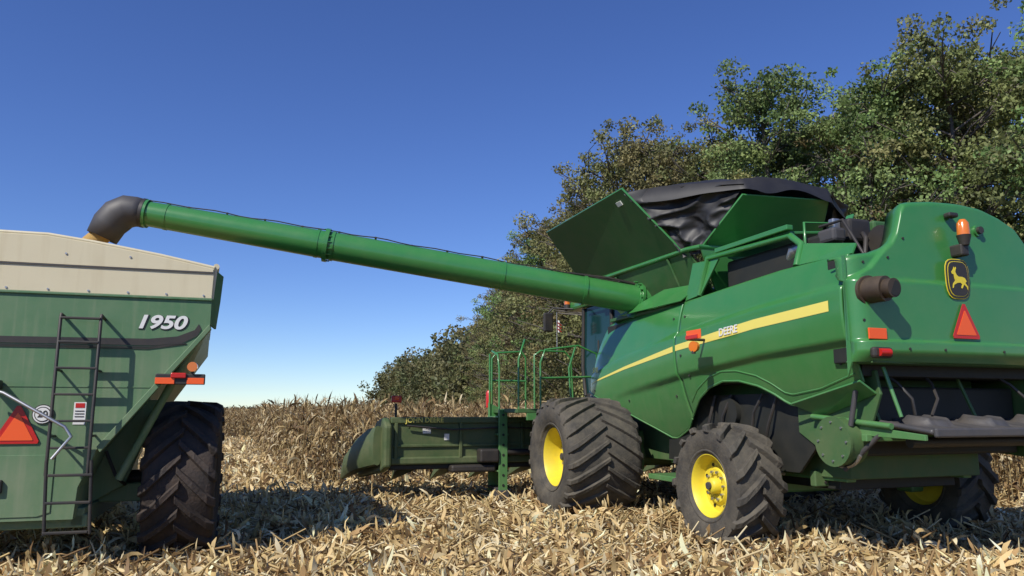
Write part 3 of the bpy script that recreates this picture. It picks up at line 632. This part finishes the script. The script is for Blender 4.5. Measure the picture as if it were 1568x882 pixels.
for i,z in enumerate((2.2,1.5)):
    tube('ladder_standoff_%d'%i,[(.60,Y0,z),(.60,yl,z)],.014,BLACK,CT,6); tube('ladder_standoffb_%d'%i,[(.99,Y0,z),(.99,yl,z)],.014,BLACK,CT,6)
tube('crank_handle',[(-.1,Y0-.2,2.02),(.15,Y0-.28,1.95),(.75,Y0-.32,1.60),(.82,Y0-.33,1.5),(.66,Y0-.34,1.27)],.018,STEEL,CT,10)
box('crank_bracket',(.02,Y0-.12,2.04),(.10,.2,.10),BLACK,CT,.02)
def cp(nm,pts,m,off,th=.006): plate(nm,[(x,Y0-off,z) for x,z in pts],th,m,CT,nrm=(0,-1,0))
cp('smv_border',tri(.24,1.42,.44,.40),RED,.03)
cp('smv_center',tri(.24,1.455,.32,.29,cut=.04),ORANGE,.036)
circ=lambda cx,cz,r:[(cx+r*math.cos(a),cz+r*math.sin(a)) for a in np.linspace(0,2*math.pi,33)[:-1]]
cp('speed_disc',circ(.47,1.73,.105),BLACK,.026); cp('speed_disc_white',circ(.47,1.73,.095),WHITE,.032,.004); cp('speed_disc_ring',circ(.47,1.73,.08),BLACK,.036,.004); cp('speed_disc_in',circ(.47,1.73,.07),WHITE,.040,.004)
text('speed_text','20',.10,(.47,Y0-.044,1.73),(90,0,0),BLACK,CT)
cp('label_a',[(.76,1.62),(.88,1.62),(.88,1.86),(.76,1.86)],WHITE,.02,.004)
cp('label_b',[(.775,1.80),(.865,1.80),(.865,1.85),(.775,1.85)],RED,.024,.004)
for i,z in enumerate((1.77,1.74,1.71,1.66)): cp('label_line_%d'%i,[(.775,z-.01),(.865,z-.01),(.865,z),(.775,z)],BLACK,.024,.004)
box('junction_box',(.10,Y0-.04,.98),(.12,.06,.14),BLACK,CT,.015)
box('lamp_bar',(1.82,Y0-.10,2.12),(.52,.04,.12),BLACK,CT,.01)
box('lamp_bar_orange',(1.66,Y0-.125,2.10),(.20,.012,.07),ORANGE,CT,.003)
box('lamp_bar_orange2',(1.98,Y0-.125,2.10),(.18,.012,.07),ORANGE,CT,.003)
box('lamp_bar_red',(1.80,Y0-.135,2.16),(.16,.03,.06),RED,CT,.01)
tube('lamp_amber',[(1.94,Y0-.05,2.26),(1.94,Y0-.16,2.26)],.055,AMBER,CT,14)
box('lamp_amber_stem',(1.94,Y0-.09,2.19),(.03,.03,.06),BLACK,CT,.004)
vs=[];fs=[];n=30
for i in range(n):
    for j in range(n):
        x=-1.65+3.3*i/(n-1);y=Y0+.1+(Y1-Y0-.2)*j/(n-1); r=math.hypot(x-.2,(y-2.6)*.9); vs.append((x,y,max(3.05,3.72-.36*r)+.015*noise.noise(Vector((x*6,y*6,0)))))
for i in range(n-1):
    for j in range(n-1):
        a=i*n+j; fs.append((a,a+n,a+n+1,a+1))
mk('grain_heap',vs,fs,GRAIN,CT,smooth=True)

# ================================================================= vegetation helpers
def raw_mesh(name,V,F4,cols,m,link=True):
    me=bpy.data.meshes.new(name); nv=len(V); nf=len(F4)
    me.vertices.add(nv); me.vertices.foreach_set('co',np.asarray(V,dtype=np.float32).ravel())
    me.loops.add(nf*4); me.loops.foreach_set('vertex_index',np.asarray(F4,dtype=np.int32).ravel())
    me.polygons.add(nf); me.polygons.foreach_set('loop_start',np.arange(nf,dtype=np.int32)*4)
    a=me.attributes.new('Col','FLOAT_COLOR','POINT'); c4=np.ones((nv,4),dtype=np.float32); c4[:,:3]=cols; a.data.foreach_set('color',c4.ravel())
    me.update(calc_edges=True)
    me.materials.append(m)
    if link:
        o=bpy.data.objects.new(name,me); bpy.context.collection.objects.link(o); return o
    return me
def strips(P,th,ph,L,W,S,kap,roll,tw=0,hk=0):
    N=len(P); V=np.zeros((N,S+1,2,3)); p=P.copy(); seg=L/S; pitch=ph.copy(); head=th.copy()
    for s in range(S+1):
        t=s/S; w=W*(.35+.65*np.sin(math.pi*min(1,.15+t*.80)))*(1 if s<S else .25)
        side=np.stack([-np.sin(head),np.cos(head),np.zeros(N)],1)
        up=np.stack([-np.sin(pitch)*np.cos(head),-np.sin(pitch)*np.sin(head),np.cos(pitch)],1)
        r=roll+tw*t
        sv=side*np.cos(r)[:,None]+up*np.sin(r)[:,None]
        V[:,s,0]=p-sv*(w/2)[:,None]; V[:,s,1]=p+sv*(w/2)[:,None]
        d=np.stack([np.cos(pitch)*np.cos(head),np.cos(pitch)*np.sin(head),np.sin(pitch)],1)
        p=p+d*seg[:,None]; pitch=pitch+kap; head=head+hk
    base=(np.arange(N)*(S+1)*2)[:,None]; F=[]
    for s in range(S):
        F.append(np.concatenate([base+2*s,base+2*s+1,base+2*s+3,base+2*s+2],1))
    F=np.stack(F,1).reshape(-1,4)
    return V.reshape(-1,3),F,(S+1)*2
def prisms(PT,RD,n=3):
    N,K,_=PT.shape; V=np.zeros((N,K,n,3))
    t=PT[:,-1]-PT[:,0]; t/=np.linalg.norm(t,axis=1)[:,None]+1e-9
    a=np.where(np.abs(t[:,2:3])<.9,np.array([[0,0,1.]]),np.array([[1.,0,0]])); u=np.cross(t,a); u/=np.linalg.norm(u,axis=1)[:,None]; w=np.cross(t,u)
    for k in range(n):
        an=2*math.pi*k/n; V[:,:,k]=PT+(u*math.cos(an)+w*math.sin(an))[:,None,:]*RD[:,:,None]
    base=(np.arange(N)*K*n)[:,None]; F=[]
    for j in range(K-1):
        for k in range(n):
            F.append(np.concatenate([base+j*n+k,base+j*n+(k+1)%n,base+(j+1)*n+(k+1)%n,base+(j+1)*n+k],1))
    return V.reshape(-1,3),np.stack(F,1).reshape(-1,4),K*n
class Acc:
    def __init__(s): s.V=[];s.F=[];s.C=[];s.n=0
    def add(s,V,F,C):
        s.V.append(V);s.F.append(F+s.n);s.C.append(C);s.n+=len(V)
    def out(s,name,m,link=True): return raw_mesh(name,np.concatenate(s.V),np.concatenate(s.F),np.clip(np.concatenate(s.C),0,.85),m,link)
PAL=np.array([[.54,.39,.18],[.68,.53,.28],[.80,.68,.43],[.36,.23,.10],[.18,.11,.05],[.60,.45,.20]])
def palcol(N,rep,probs,j=.12,mult=1.0):
    idx=rng.choice(len(PAL),N,p=probs); c=PAL[idx]*(1+rng.uniform(-j,j,(N,1)))*mult
    return np.repeat(np.clip(c,0,1),rep,axis=0)
co,si=math.cos(rad(20)),math.sin(rad(20)); OX,OY=4.574,11.118
def l2w(x,y): return OX+x*co-y*si, OY+x*si+y*co
def w2l(X,Y):
    dx=X-OX;dy=Y-OY; return dx*co+dy*si,-dx*si+dy*co
def standing(X,Y):
    x,y=w2l(X,Y); return ((x>-6.8)&(y>9.2)&(x<=5.4))|((x>5.4)&(y>-4))|((x>-9.2)&(y>46)&(x<=5.4))
# ---------------------------------------------------------------- ground
def ground():
    vs=[(0,0,0)];R=[2,4,6,8,10,12,15,18,22,27,33,40,50,70,100,160,260,450,900,2000,5000];n=96
    for r in R:
        for k in range(n):
            a=2*math.pi*k/n; vs.append((r*math.cos(a),10+r*math.sin(a),0))
    fs=[(0,1+k,1+(k+1)%n) for k in range(n)]
    for i in range(len(R)-1):
        for k in range(n): fs.append((1+i*n+k,1+(i+1)*n+k,1+(i+1)*n+(k+1)%n,1+i*n+(k+1)%n))
    m=bpy.data.materials.new('stubble_soil'); m.use_nodes=True; N=m.node_tree.nodes; L=m.node_tree.links; b=N['Principled BSDF']; b.inputs['Roughness'].default_value=.95; b.inputs['Specular IOR Level'].default_value=.1
    g=N.new('ShaderNodeNewGeometry')
    n1=N.new('ShaderNodeTexNoise'); n1.inputs['Scale'].default_value=9; n1.inputs['Detail'].default_value=12; n1.inputs['Roughness'].default_value=.75; L.new(g.outputs['Position'],n1.inputs['Vector'])
    cr=N.new('ShaderNodeValToRGB'); cr.color_ramp.elements[0].position=.38; cr.color_ramp.elements[0].color=(.035,.022,.012,1); cr.color_ramp.elements[1].position=.70; cr.color_ramp.elements[1].color=(.42,.31,.15,1)
    e=cr.color_ramp.elements.new(.53); e.color=(.18,.12,.06,1)
    L.new(n1.outputs['Fac'],cr.inputs[0]); L.new(cr.outputs[0],b.inputs['Base Color'])
    bp=N.new('ShaderNodeBump'); bp.inputs['Strength'].default_value=.8; bp.inputs['Distance'].default_value=.06; L.new(n1.outputs['Fac'],bp.inputs['Height']); L.new(bp.outputs[0],b.inputs['Normal'])
    o=mk('ground',vs,fs,m); fixn(o)
    if o.data.polygons[0].normal.z<0: o.data.flip_normals()
ground()
# ---------------------------------------------------------------- crop residue
def samp(N,y0,y1,pw=1.0):
    u=rng.random(N); Y=y0*(y1/y0)**(u**pw); X=rng.uniform(-1,1,N)*(Y*.74+2.5); return X,Y
acc=Acc()
N=135000; X,Y=samp(N,5.5,75,1.05); k=~standing(X,Y)|(Y<30); X,Y=X[k],Y[k]
cl=np.array([noise.noise(Vector((a*1.1,b*1.1,0)))+.6*noise.noise(Vector((a*3.1,b*3.1,5))) for a,b in zip(X,Y)])
k=(cl+rng.random(len(X))*1.1>.08)|(Y>25); X,Y,cl=X[k],Y[k],cl[k]; N=len(X)
sc_=np.clip(Y/14,1,3)
P=np.stack([X,Y,rng.uniform(0,.06,N)+np.maximum(0,cl)*.20],1)
ph=rng.normal(.10,.38,N)+ (rng.random(N)<.14)*rng.uniform(.3,1.1,N)
L_=rng.uniform(.06,.34,N)*sc_**.5; W_=rng.uniform(.012,.066,N)*sc_**.7
V,F,r=strips(P,rng.uniform(0,2*math.pi,N),np.abs(ph),L_,W_,4,rng.normal(-.15,.4,N),rng.uniform(-1.4,1.4,N),rng.uniform(-2.4,2.4,N),rng.normal(0,.25,N))
V[:,2]=np.maximum(V[:,2],.004)
dk=np.repeat(np.clip(.98+cl*.45+rng.normal(0,.12,N),.5,1.35),r)[:,None]  # shade between clumps put into colour: low gaps darker, raised residue lighter
acc.add(V,F,palcol(N,r,[.22,.25,.20,.14,.09,.10])*dk)
N=18000; X,Y=samp(N,5.5,40); th=rng.uniform(0,2*math.pi,N); ll=rng.uniform(.1,.5,N); pit=np.abs(rng.normal(0,.28,N))
A=np.stack([X,Y,rng.uniform(.01,.12,N)],1); B=A+np.stack([np.cos(th)*ll,np.sin(th)*ll,np.sin(pit)*ll],1)
rd=rng.uniform(.007,.014,N); V,F,r=prisms(np.stack([A,B],1),np.stack([rd,rd],1),4); acc.add(V,F,palcol(N,r,[.2,.2,.15,.22,.13,.1]))
N=1500; X,Y=samp(N,6,30); th=rng.uniform(0,2*math.pi,N); A=np.stack([X,Y,rng.uniform(.03,.12,N)],1); D=np.stack([np.cos(th)*.09,np.sin(th)*.09,rng.uniform(-.02,.04,N)],1)
V,F,r=prisms(np.stack([A-D,A,A+D],1),np.tile([.012,.026,.010],(N,1)),6); acc.add(V,F,palcol(N,r,[.1,.3,.3,.1,.1,.1]))
xs_,ys_=[],[]
for row in np.arange(-34,34)*.762:
    yy=np.arange(-9,60,.17); xs_.append(np.full(len(yy),row)+rng.normal(0,.03,len(yy))); ys_.append(yy+rng.normal(0,.04,len(yy)))
lx=np.concatenate(xs_); ly=np.concatenate(ys_); X,Y=l2w(lx,ly)
k=(Y>5)&(Y<50)&(np.abs(X)<Y*.75+3)&~standing(X,Y)&(rng.random(len(X))<.7); X,Y=X[k],Y[k]; N=len(X)
hh=rng.uniform(.08,.38,N); le=rng.normal(0,.14,(N,2)); le+= (rng.random((N,1))<.3)*rng.normal(0,.35,(N,2))
A=np.stack([X,Y,np.full(N,-.02)],1); B=A+np.stack([le[:,0],le[:,1],hh],1); rd=rng.uniform(.010,.016,N)
V,F,r=prisms(np.stack([A,B],1),np.stack([rd,rd*.9],1),5); acc.add(V,F,palcol(N,r,[.3,.22,.12,.20,.06,.1]))
for rep in range(3):
    k=rng.random(N)<.75; n2=k.sum(); b=A[k]+(B[k]-A[k])*rng.uniform(.2,.95,(n2,1))
    V,F,r=strips(b,rng.uniform(0,2*math.pi,n2),rng.uniform(.1,1.2,n2),rng.uniform(.12,.38,n2),rng.uniform(.02,.06,n2),5,rng.uniform(-.7,-.15,n2),rng.uniform(-.8,.8,n2),rng.uniform(-2,2,n2),rng.normal(0,.2,n2))
    V[:,2]=np.maximum(V[:,2],.01); acc.add(V,F,palcol(n2,r,[.22,.28,.24,.12,.04,.10]))
acc.out('corn_stubble',CORN)
# ---------------------------------------------------------------- standing corn
def corn(name,X,Y,wide=1.0,nl=10,mult=.72):
    acc=Acc(); N=len(X); H=rng.uniform(1.45,2.1,N); ln=rng.normal(0,.14,(N,2))
    A=np.stack([X,Y,np.zeros(N)],1); tt=np.array([0,.5,1.])
    PT=A[:,None,:]+np.stack([ln[:,0:1]*tt**1.5,ln[:,1:2]*tt**1.5,H[:,None]*tt],2); RD=np.outer(np.full(N,.013*wide),[1,.8,.35])
    V,F,r=prisms(PT,RD,3); acc.add(V,F,palcol(N,r,[.3,.15,.03,.3,.17,.05],mult=mult*.9))
    pr=[.21,.16,.08,.28,.19,.08]
    for i in range(nl):
        t=rng.uniform(.12,.97,N); b=A+np.stack([ln[:,0]*t**1.5,ln[:,1]*t**1.5,H*t],1)
        up=t>.85
        ph=np.where(up,rng.uniform(.7,1.4,N),rng.uniform(-.2,1.1,N))
        V,F,r=strips(b,rng.uniform(0,2*math.pi,N),ph,rng.uniform(.35,.75,N)*(.7 if wide==1 else .9),rng.uniform(.03,.065,N)*wide,5,np.where(up,rng.uniform(-.3,-.02,N),rng.uniform(-.75,-.3,N)),rng.uniform(-.5,.5,N),rng.uniform(-1.5,1.5,N))
        V[:,2]=np.maximum(V[:,2],.02); acc.add(V,F,palcol(N,r,pr,.15,mult))
    t=rng.uniform(.4,.55,N); b=A+np.stack([ln[:,0]*t,ln[:,1]*t,H*t],1); th=rng.uniform(0,6.28,N)
    e=b+np.stack([np.cos(th)*.12,np.sin(th)*.12,rng.uniform(-.2,.1,N)],1); m_=(b+e)/2
    V,F,r=prisms(np.stack([b,m_,e],1),np.tile([.012,.032,.008],(N,1))*wide,5); acc.add(V,F,palcol(N,r,[.2,.3,.3,.1,.0,.1],mult=mult))
    for i in range(3):
        b=A+np.stack([ln[:,0],ln[:,1],H*.98],1)
        V,F,r=strips(b,rng.uniform(0,6.28,N),rng.uniform(.8,1.5,N),rng.uniform(.12,.28,N),np.full(N,.012*wide),2,rng.uniform(-.3,0,N),np.zeros(N)); acc.add(V,F,palcol(N,r,[.4,.2,0,.3,.1,0.],mult=mult))
    return acc.out(name,CORN)
px,py=[],[]
for row in np.arange(-12,19)*.762+.38:
    yy=np.arange(-4,62,.19); px.append(np.full(len(yy),row)+rng.normal(0,.035,len(yy))); py.append(yy+rng.normal(0,.05,len(yy)))
lx=np.concatenate(px);ly=np.concatenate(py)
jit=rng.normal(0,.3,len(lx))
k=((lx>-6.9)&(ly>9.3+jit)&(lx<=5.4))|((lx>5.4)&(ly>-4)&(ly<34))|((lx<=-6.9)&(ly>46)); lx,ly=lx[k],ly[k]
X,Y=l2w(lx,ly); k=(X<Y*.85+4); corn('corn_field',X[k],Y[k])
N=7500; lx=rng.uniform(-9,30,N); ly=62+ (260-62)*rng.random(N)**1.5; X,Y=l2w(lx,ly); corn('corn_field_far',X,Y,3.0,6)
# ---------------------------------------------------------------- trees
def leafquads(Cn,size,cols):
    N=len(Cn); u=rng.normal(size=(N,3)); u/=np.linalg.norm(u,axis=1)[:,None]; w=rng.normal(size=(N,3)); w-=u*(u*w).sum(1)[:,None]; w/=np.linalg.norm(w,axis=1)[:,None]
    s=size[:,None]; V=np.stack([Cn-u*s*.5,Cn+w*s*.32,Cn+u*s*.5,Cn-w*s*.32],1).reshape(-1,3)
    F=np.arange(N*4).reshape(-1,4); return V,F,np.repeat(cols,4,axis=0)
def tree_mesh(name,H=17,R=4.2,nlimb=46,nleaf=32000,low=.08,base=(.075,.105,.028),tint=(.13,.12,.035),seed=0,lsize=.17):
    acc=Acc(); g=np.random.default_rng(seed)
    K=9; t=np.linspace(0,1,K); tr=np.zeros((1,K,3)); tr[0,:,2]=t*H*.93; tr[0,:,0]=np.cumsum(g.normal(0,.16,K)); tr[0,:,1]=np.cumsum(g.normal(0,.16,K)); tr[0,0,:2]=0
    V,F,r=prisms(tr,(np.interp(t,[0,.1,1],[.34,.25,.03]))[None,:],8); acc.add(V,F,np.tile([[.13,.115,.095]],(len(V),1)))
    cen=[];crad=[]; LP=[];LR=[]
    lob=g.uniform(0,6.28,3)
    for i in range(nlimb):
        h=low+(.93-low)*((i+g.random())/nlimb); az=i*2.4+g.normal(0,.4)
        rr=R*(math.sin(math.pi*min(1,(h*.92+.10)**.9))**.6)*(.66+.45*g.random())*(1+.18*math.sin(2*az+lob[0])+.14*math.sin(3*az+lob[1]+h*6))
        b=np.array([np.interp(h,t*.93,tr[0,:,k]) for k in range(3)])
        d=np.array([math.cos(az),math.sin(az),0]); rise=g.uniform(.1,.55)+max(0,h-.6)*1.6
        e=b+d*rr+np.array([0,0,rr*rise]); e[2]=min(e[2],H*(.86+.18*g.random()))
        mid=(b+e)/2+np.array([0,0,-.06*rr])+g.normal(0,.15,3)
        LP.append([b,mid,e]); LR.append([.10*(1-h*.6),.06*(1-h*.5),.02])
        m=g.integers(5,10)
        for j in range(m):
            s=g.uniform(.30,1.12); c=b+(e-b)*s+g.normal(0,.38+.28*s,3)*np.array([1,1,.8]); cen.append(c); crad.append(g.uniform(.28,.76)*(1.1-.3*s))
            if g.random()<.65:
                LP.append([b+(e-b)*max(.2,s-.3),(b+(e-b)*s+c)/2,c]); LR.append([.035,.022,.009])
    V,F,r=prisms(np.array(LP),np.array(LR),5); acc.add(V,F,np.tile([[.15,.13,.11]],(len(V),1)))
    cen=np.array(cen);crad=np.array(crad); n=len(cen); pw=crad**1.5; idx=g.choice(n,nleaf,p=pw/pw.sum())
    dv=g.normal(size=(nleaf,3)); dv/=np.linalg.norm(dv,axis=1)[:,None]; rr=crad[idx]*g.random(nleaf)**.5*1.15
    P=cen[idx]+dv*rr[:,None]*np.array([1.1,1.1,.75]); P[:,2]=np.maximum(P[:,2],.3)
    cm=g.random(n); shade=g.uniform(.7,1.4,n)
    cc=(np.array(base)[None]*(1-cm[idx,None])+np.array(tint)[None]*cm[idx,None])*shade[idx,None]*g.uniform(.7,1.35,(nleaf,1))
    V,F,C=leafquads(P,g.uniform(.6,1.3,nleaf)*lsize,cc); acc.add(V,F,C)
    return acc.out(name,LEAF,False)
TM=[tree_mesh('tree_a',seed=1,base=(.135,.18,.06),tint=(.19,.22,.085)),
    tree_mesh('tree_b',seed=2,R=4.8,base=(.155,.165,.062),tint=(.225,.20,.085)),
    tree_mesh('tree_c',seed=3,R=3.6,H=18,base=(.105,.15,.05),tint=(.17,.20,.07)),
    tree_mesh('tree_d',seed=4,R=4.4,base=(.165,.16,.07),tint=(.235,.195,.09),nleaf=27000),
    tree_mesh('tree_e',seed=5,R=4.0,base=(.125,.185,.055),tint=(.19,.235,.085),nleaf=30000)]
def put(X,Y,H,k,rot=None,name='deciduous_tree',wx=1):
    o=bpy.data.objects.new(name,TM[k]); bpy.context.collection.objects.link(o); s=H/17.0
    o.location=(X,Y,0); o.scale=(s*wx,s*wx,s); o.rotation_euler=(0,0,random.uniform(0,6.28) if rot is None else rot); return o
front=[(29,24,18,0),(25,25,17.5,2),(21,27,17,4),(17.6,29,17.8,0),(14.8,31,16.4,4),(12.2,34,17.8,2),(10.6,37.5,15.8,1),(8.0,40,17,3),(6.0,42.5,17.2,1),(4.9,48,16.2,3),(3.6,55,16,1),(2.4,62,16.2,4),(1.4,69,16.2,3),(.4,77,16.4,0),(-.6,86,16.5,1),(-1.5,96,16.5,2),(-2.6,106,16,3),(-3.2,116,15,0),(-4,128,15,1)]
for X,Y,H,k in front: put(X,Y,H*random.uniform(.97,1.03),k)
rr_=[(19.5,31,18,1),(23,30,18,0),(27.5,29,18,4),(16.3,34,16.3,3),(13.5,37.5,17,0),(11.5,42,16.5,4),(9,45,17,2),(7.6,50,17,0),(6.5,57,16.5,2),(5.2,65,17,0),(4,74,17,4),(3,84,17,2),(2,95,17,0),(21.5,36,17,2),(17.8,39,17,1),(31,31,17,3),(0.8,108,16.5,4),(10,52,17,1)]
for X,Y,H,k in rr_: put(X,Y,H*random.uniform(.95,1.05),k)
def mass(name,pts,hgt,rad_,nleaf,ls,seed,base,tint,nc=700):
    g=np.random.default_rng(seed); pts=np.array(pts,float); n=nc
    seg=np.sqrt(((pts[1:]-pts[:-1])**2).sum(1)); cum=np.concatenate([[0],np.cumsum(seg)]); s=g.random(n)*cum[-1]
    cx=np.interp(s,cum,pts[:,0])+g.normal(0,rad_,n); cy=np.interp(s,cum,pts[:,1])+g.normal(0,rad_,n)
    hm=hgt*(.82+.16*np.sin(s*.23+g.random()*6)*np.sin(s*.071+1)+.09*g.normal(size=n)); cz=hm*g.random(n)**.7
    cr=g.uniform(.6,1.3,n)*hgt*.10+.4
    idx=g.integers(0,n,nleaf); dv=g.normal(size=(nleaf,3)); dv/=np.linalg.norm(dv,axis=1)[:,None]
    P=np.stack([cx,cy,cz],1)[idx]+dv*(cr[idx]*g.random(nleaf)**.4)[:,None]; P[:,2]=np.abs(P[:,2])
    cm=g.random(n); cc=(np.array(base)[None]*(1-cm[idx,None])+np.array(tint)[None]*cm[idx,None])*g.uniform(.6,1.3,n)[idx,None]*g.uniform(.75,1.25,(nleaf,1))
    V,F,C=leafquads(P,g.uniform(.6,1.3,nleaf)*ls,cc); return raw_mesh(name,V,F,C,LEAF)
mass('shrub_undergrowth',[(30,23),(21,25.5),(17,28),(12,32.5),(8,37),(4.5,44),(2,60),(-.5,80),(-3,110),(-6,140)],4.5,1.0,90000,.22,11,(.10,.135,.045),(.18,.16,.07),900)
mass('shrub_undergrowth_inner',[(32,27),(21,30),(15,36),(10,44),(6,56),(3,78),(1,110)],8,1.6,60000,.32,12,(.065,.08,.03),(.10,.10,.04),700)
mass('distant_treeline',[(-3,122),(-6,145),(-13,178),(-25,215),(-34,240),(-41,252)],17.0,2.8,130000,.8,13,(.115,.135,.055),(.19,.165,.075),2200)
mass('distant_treeline_far',[(-900,1500),(-560,1450),(-300,1400)],11,8,14000,4.5,14,(.07,.09,.06),(.10,.11,.07),900)
# ---------------------------------------------------------------- light
el=rad(43); az_x=-math.sin(rad(36)); az_y=-math.cos(rad(36))
ds=Vector((az_x*math.cos(el),az_y*math.cos(el),math.sin(el)))
sun=bpy.data.lights.new('sun','SUN'); sun.energy=5.0; sun.angle=rad(.53); sun.color=(1,.95,.86)
so=bpy.data.objects.new('sun',sun); bpy.context.collection.objects.link(so); so.rotation_euler=(-ds).to_track_quat('-Z','Y').to_euler(); so.location=(0,0,50)
w=bpy.data.worlds.new('World'); sc.world=w; w.use_nodes=True; N=w.node_tree.nodes; L=w.node_tree.links
sky=N.new('ShaderNodeTexSky'); sky.sky_type='NISHITA'; sky.sun_disc=False; sky.sun_elevation=el
sky.sun_rotation=math.atan2(ds.x,ds.y); sky.altitude=0; sky.air_density=.9; sky.dust_density=0; sky.ozone_density=7
hs=N.new('ShaderNodeHueSaturation'); hs.inputs['Saturation'].default_value=1.10; hs.inputs['Hue'].default_value=.515
L.new(sky.outputs[0],hs.inputs['Color']); L.new(hs.outputs[0],N['Background'].inputs[0]); N['Background'].inputs[1].default_value=.135
sc.view_settings.view_transform='Standard'; sc.view_settings.look='None'; sc.view_settings.exposure=0
# ---------------------------------------------------------------- camera
cam=bpy.data.cameras.new('camera'); cam.sensor_width=36; cam.lens=27.0; cam.clip_end=8000; cam.clip_start=.1
cob=bpy.data.objects.new('camera',cam); bpy.context.collection.objects.link(cob); cob.location=(0,0,1.75); cob.rotation_euler=(rad(90+9.2),0,0); sc.camera=cob
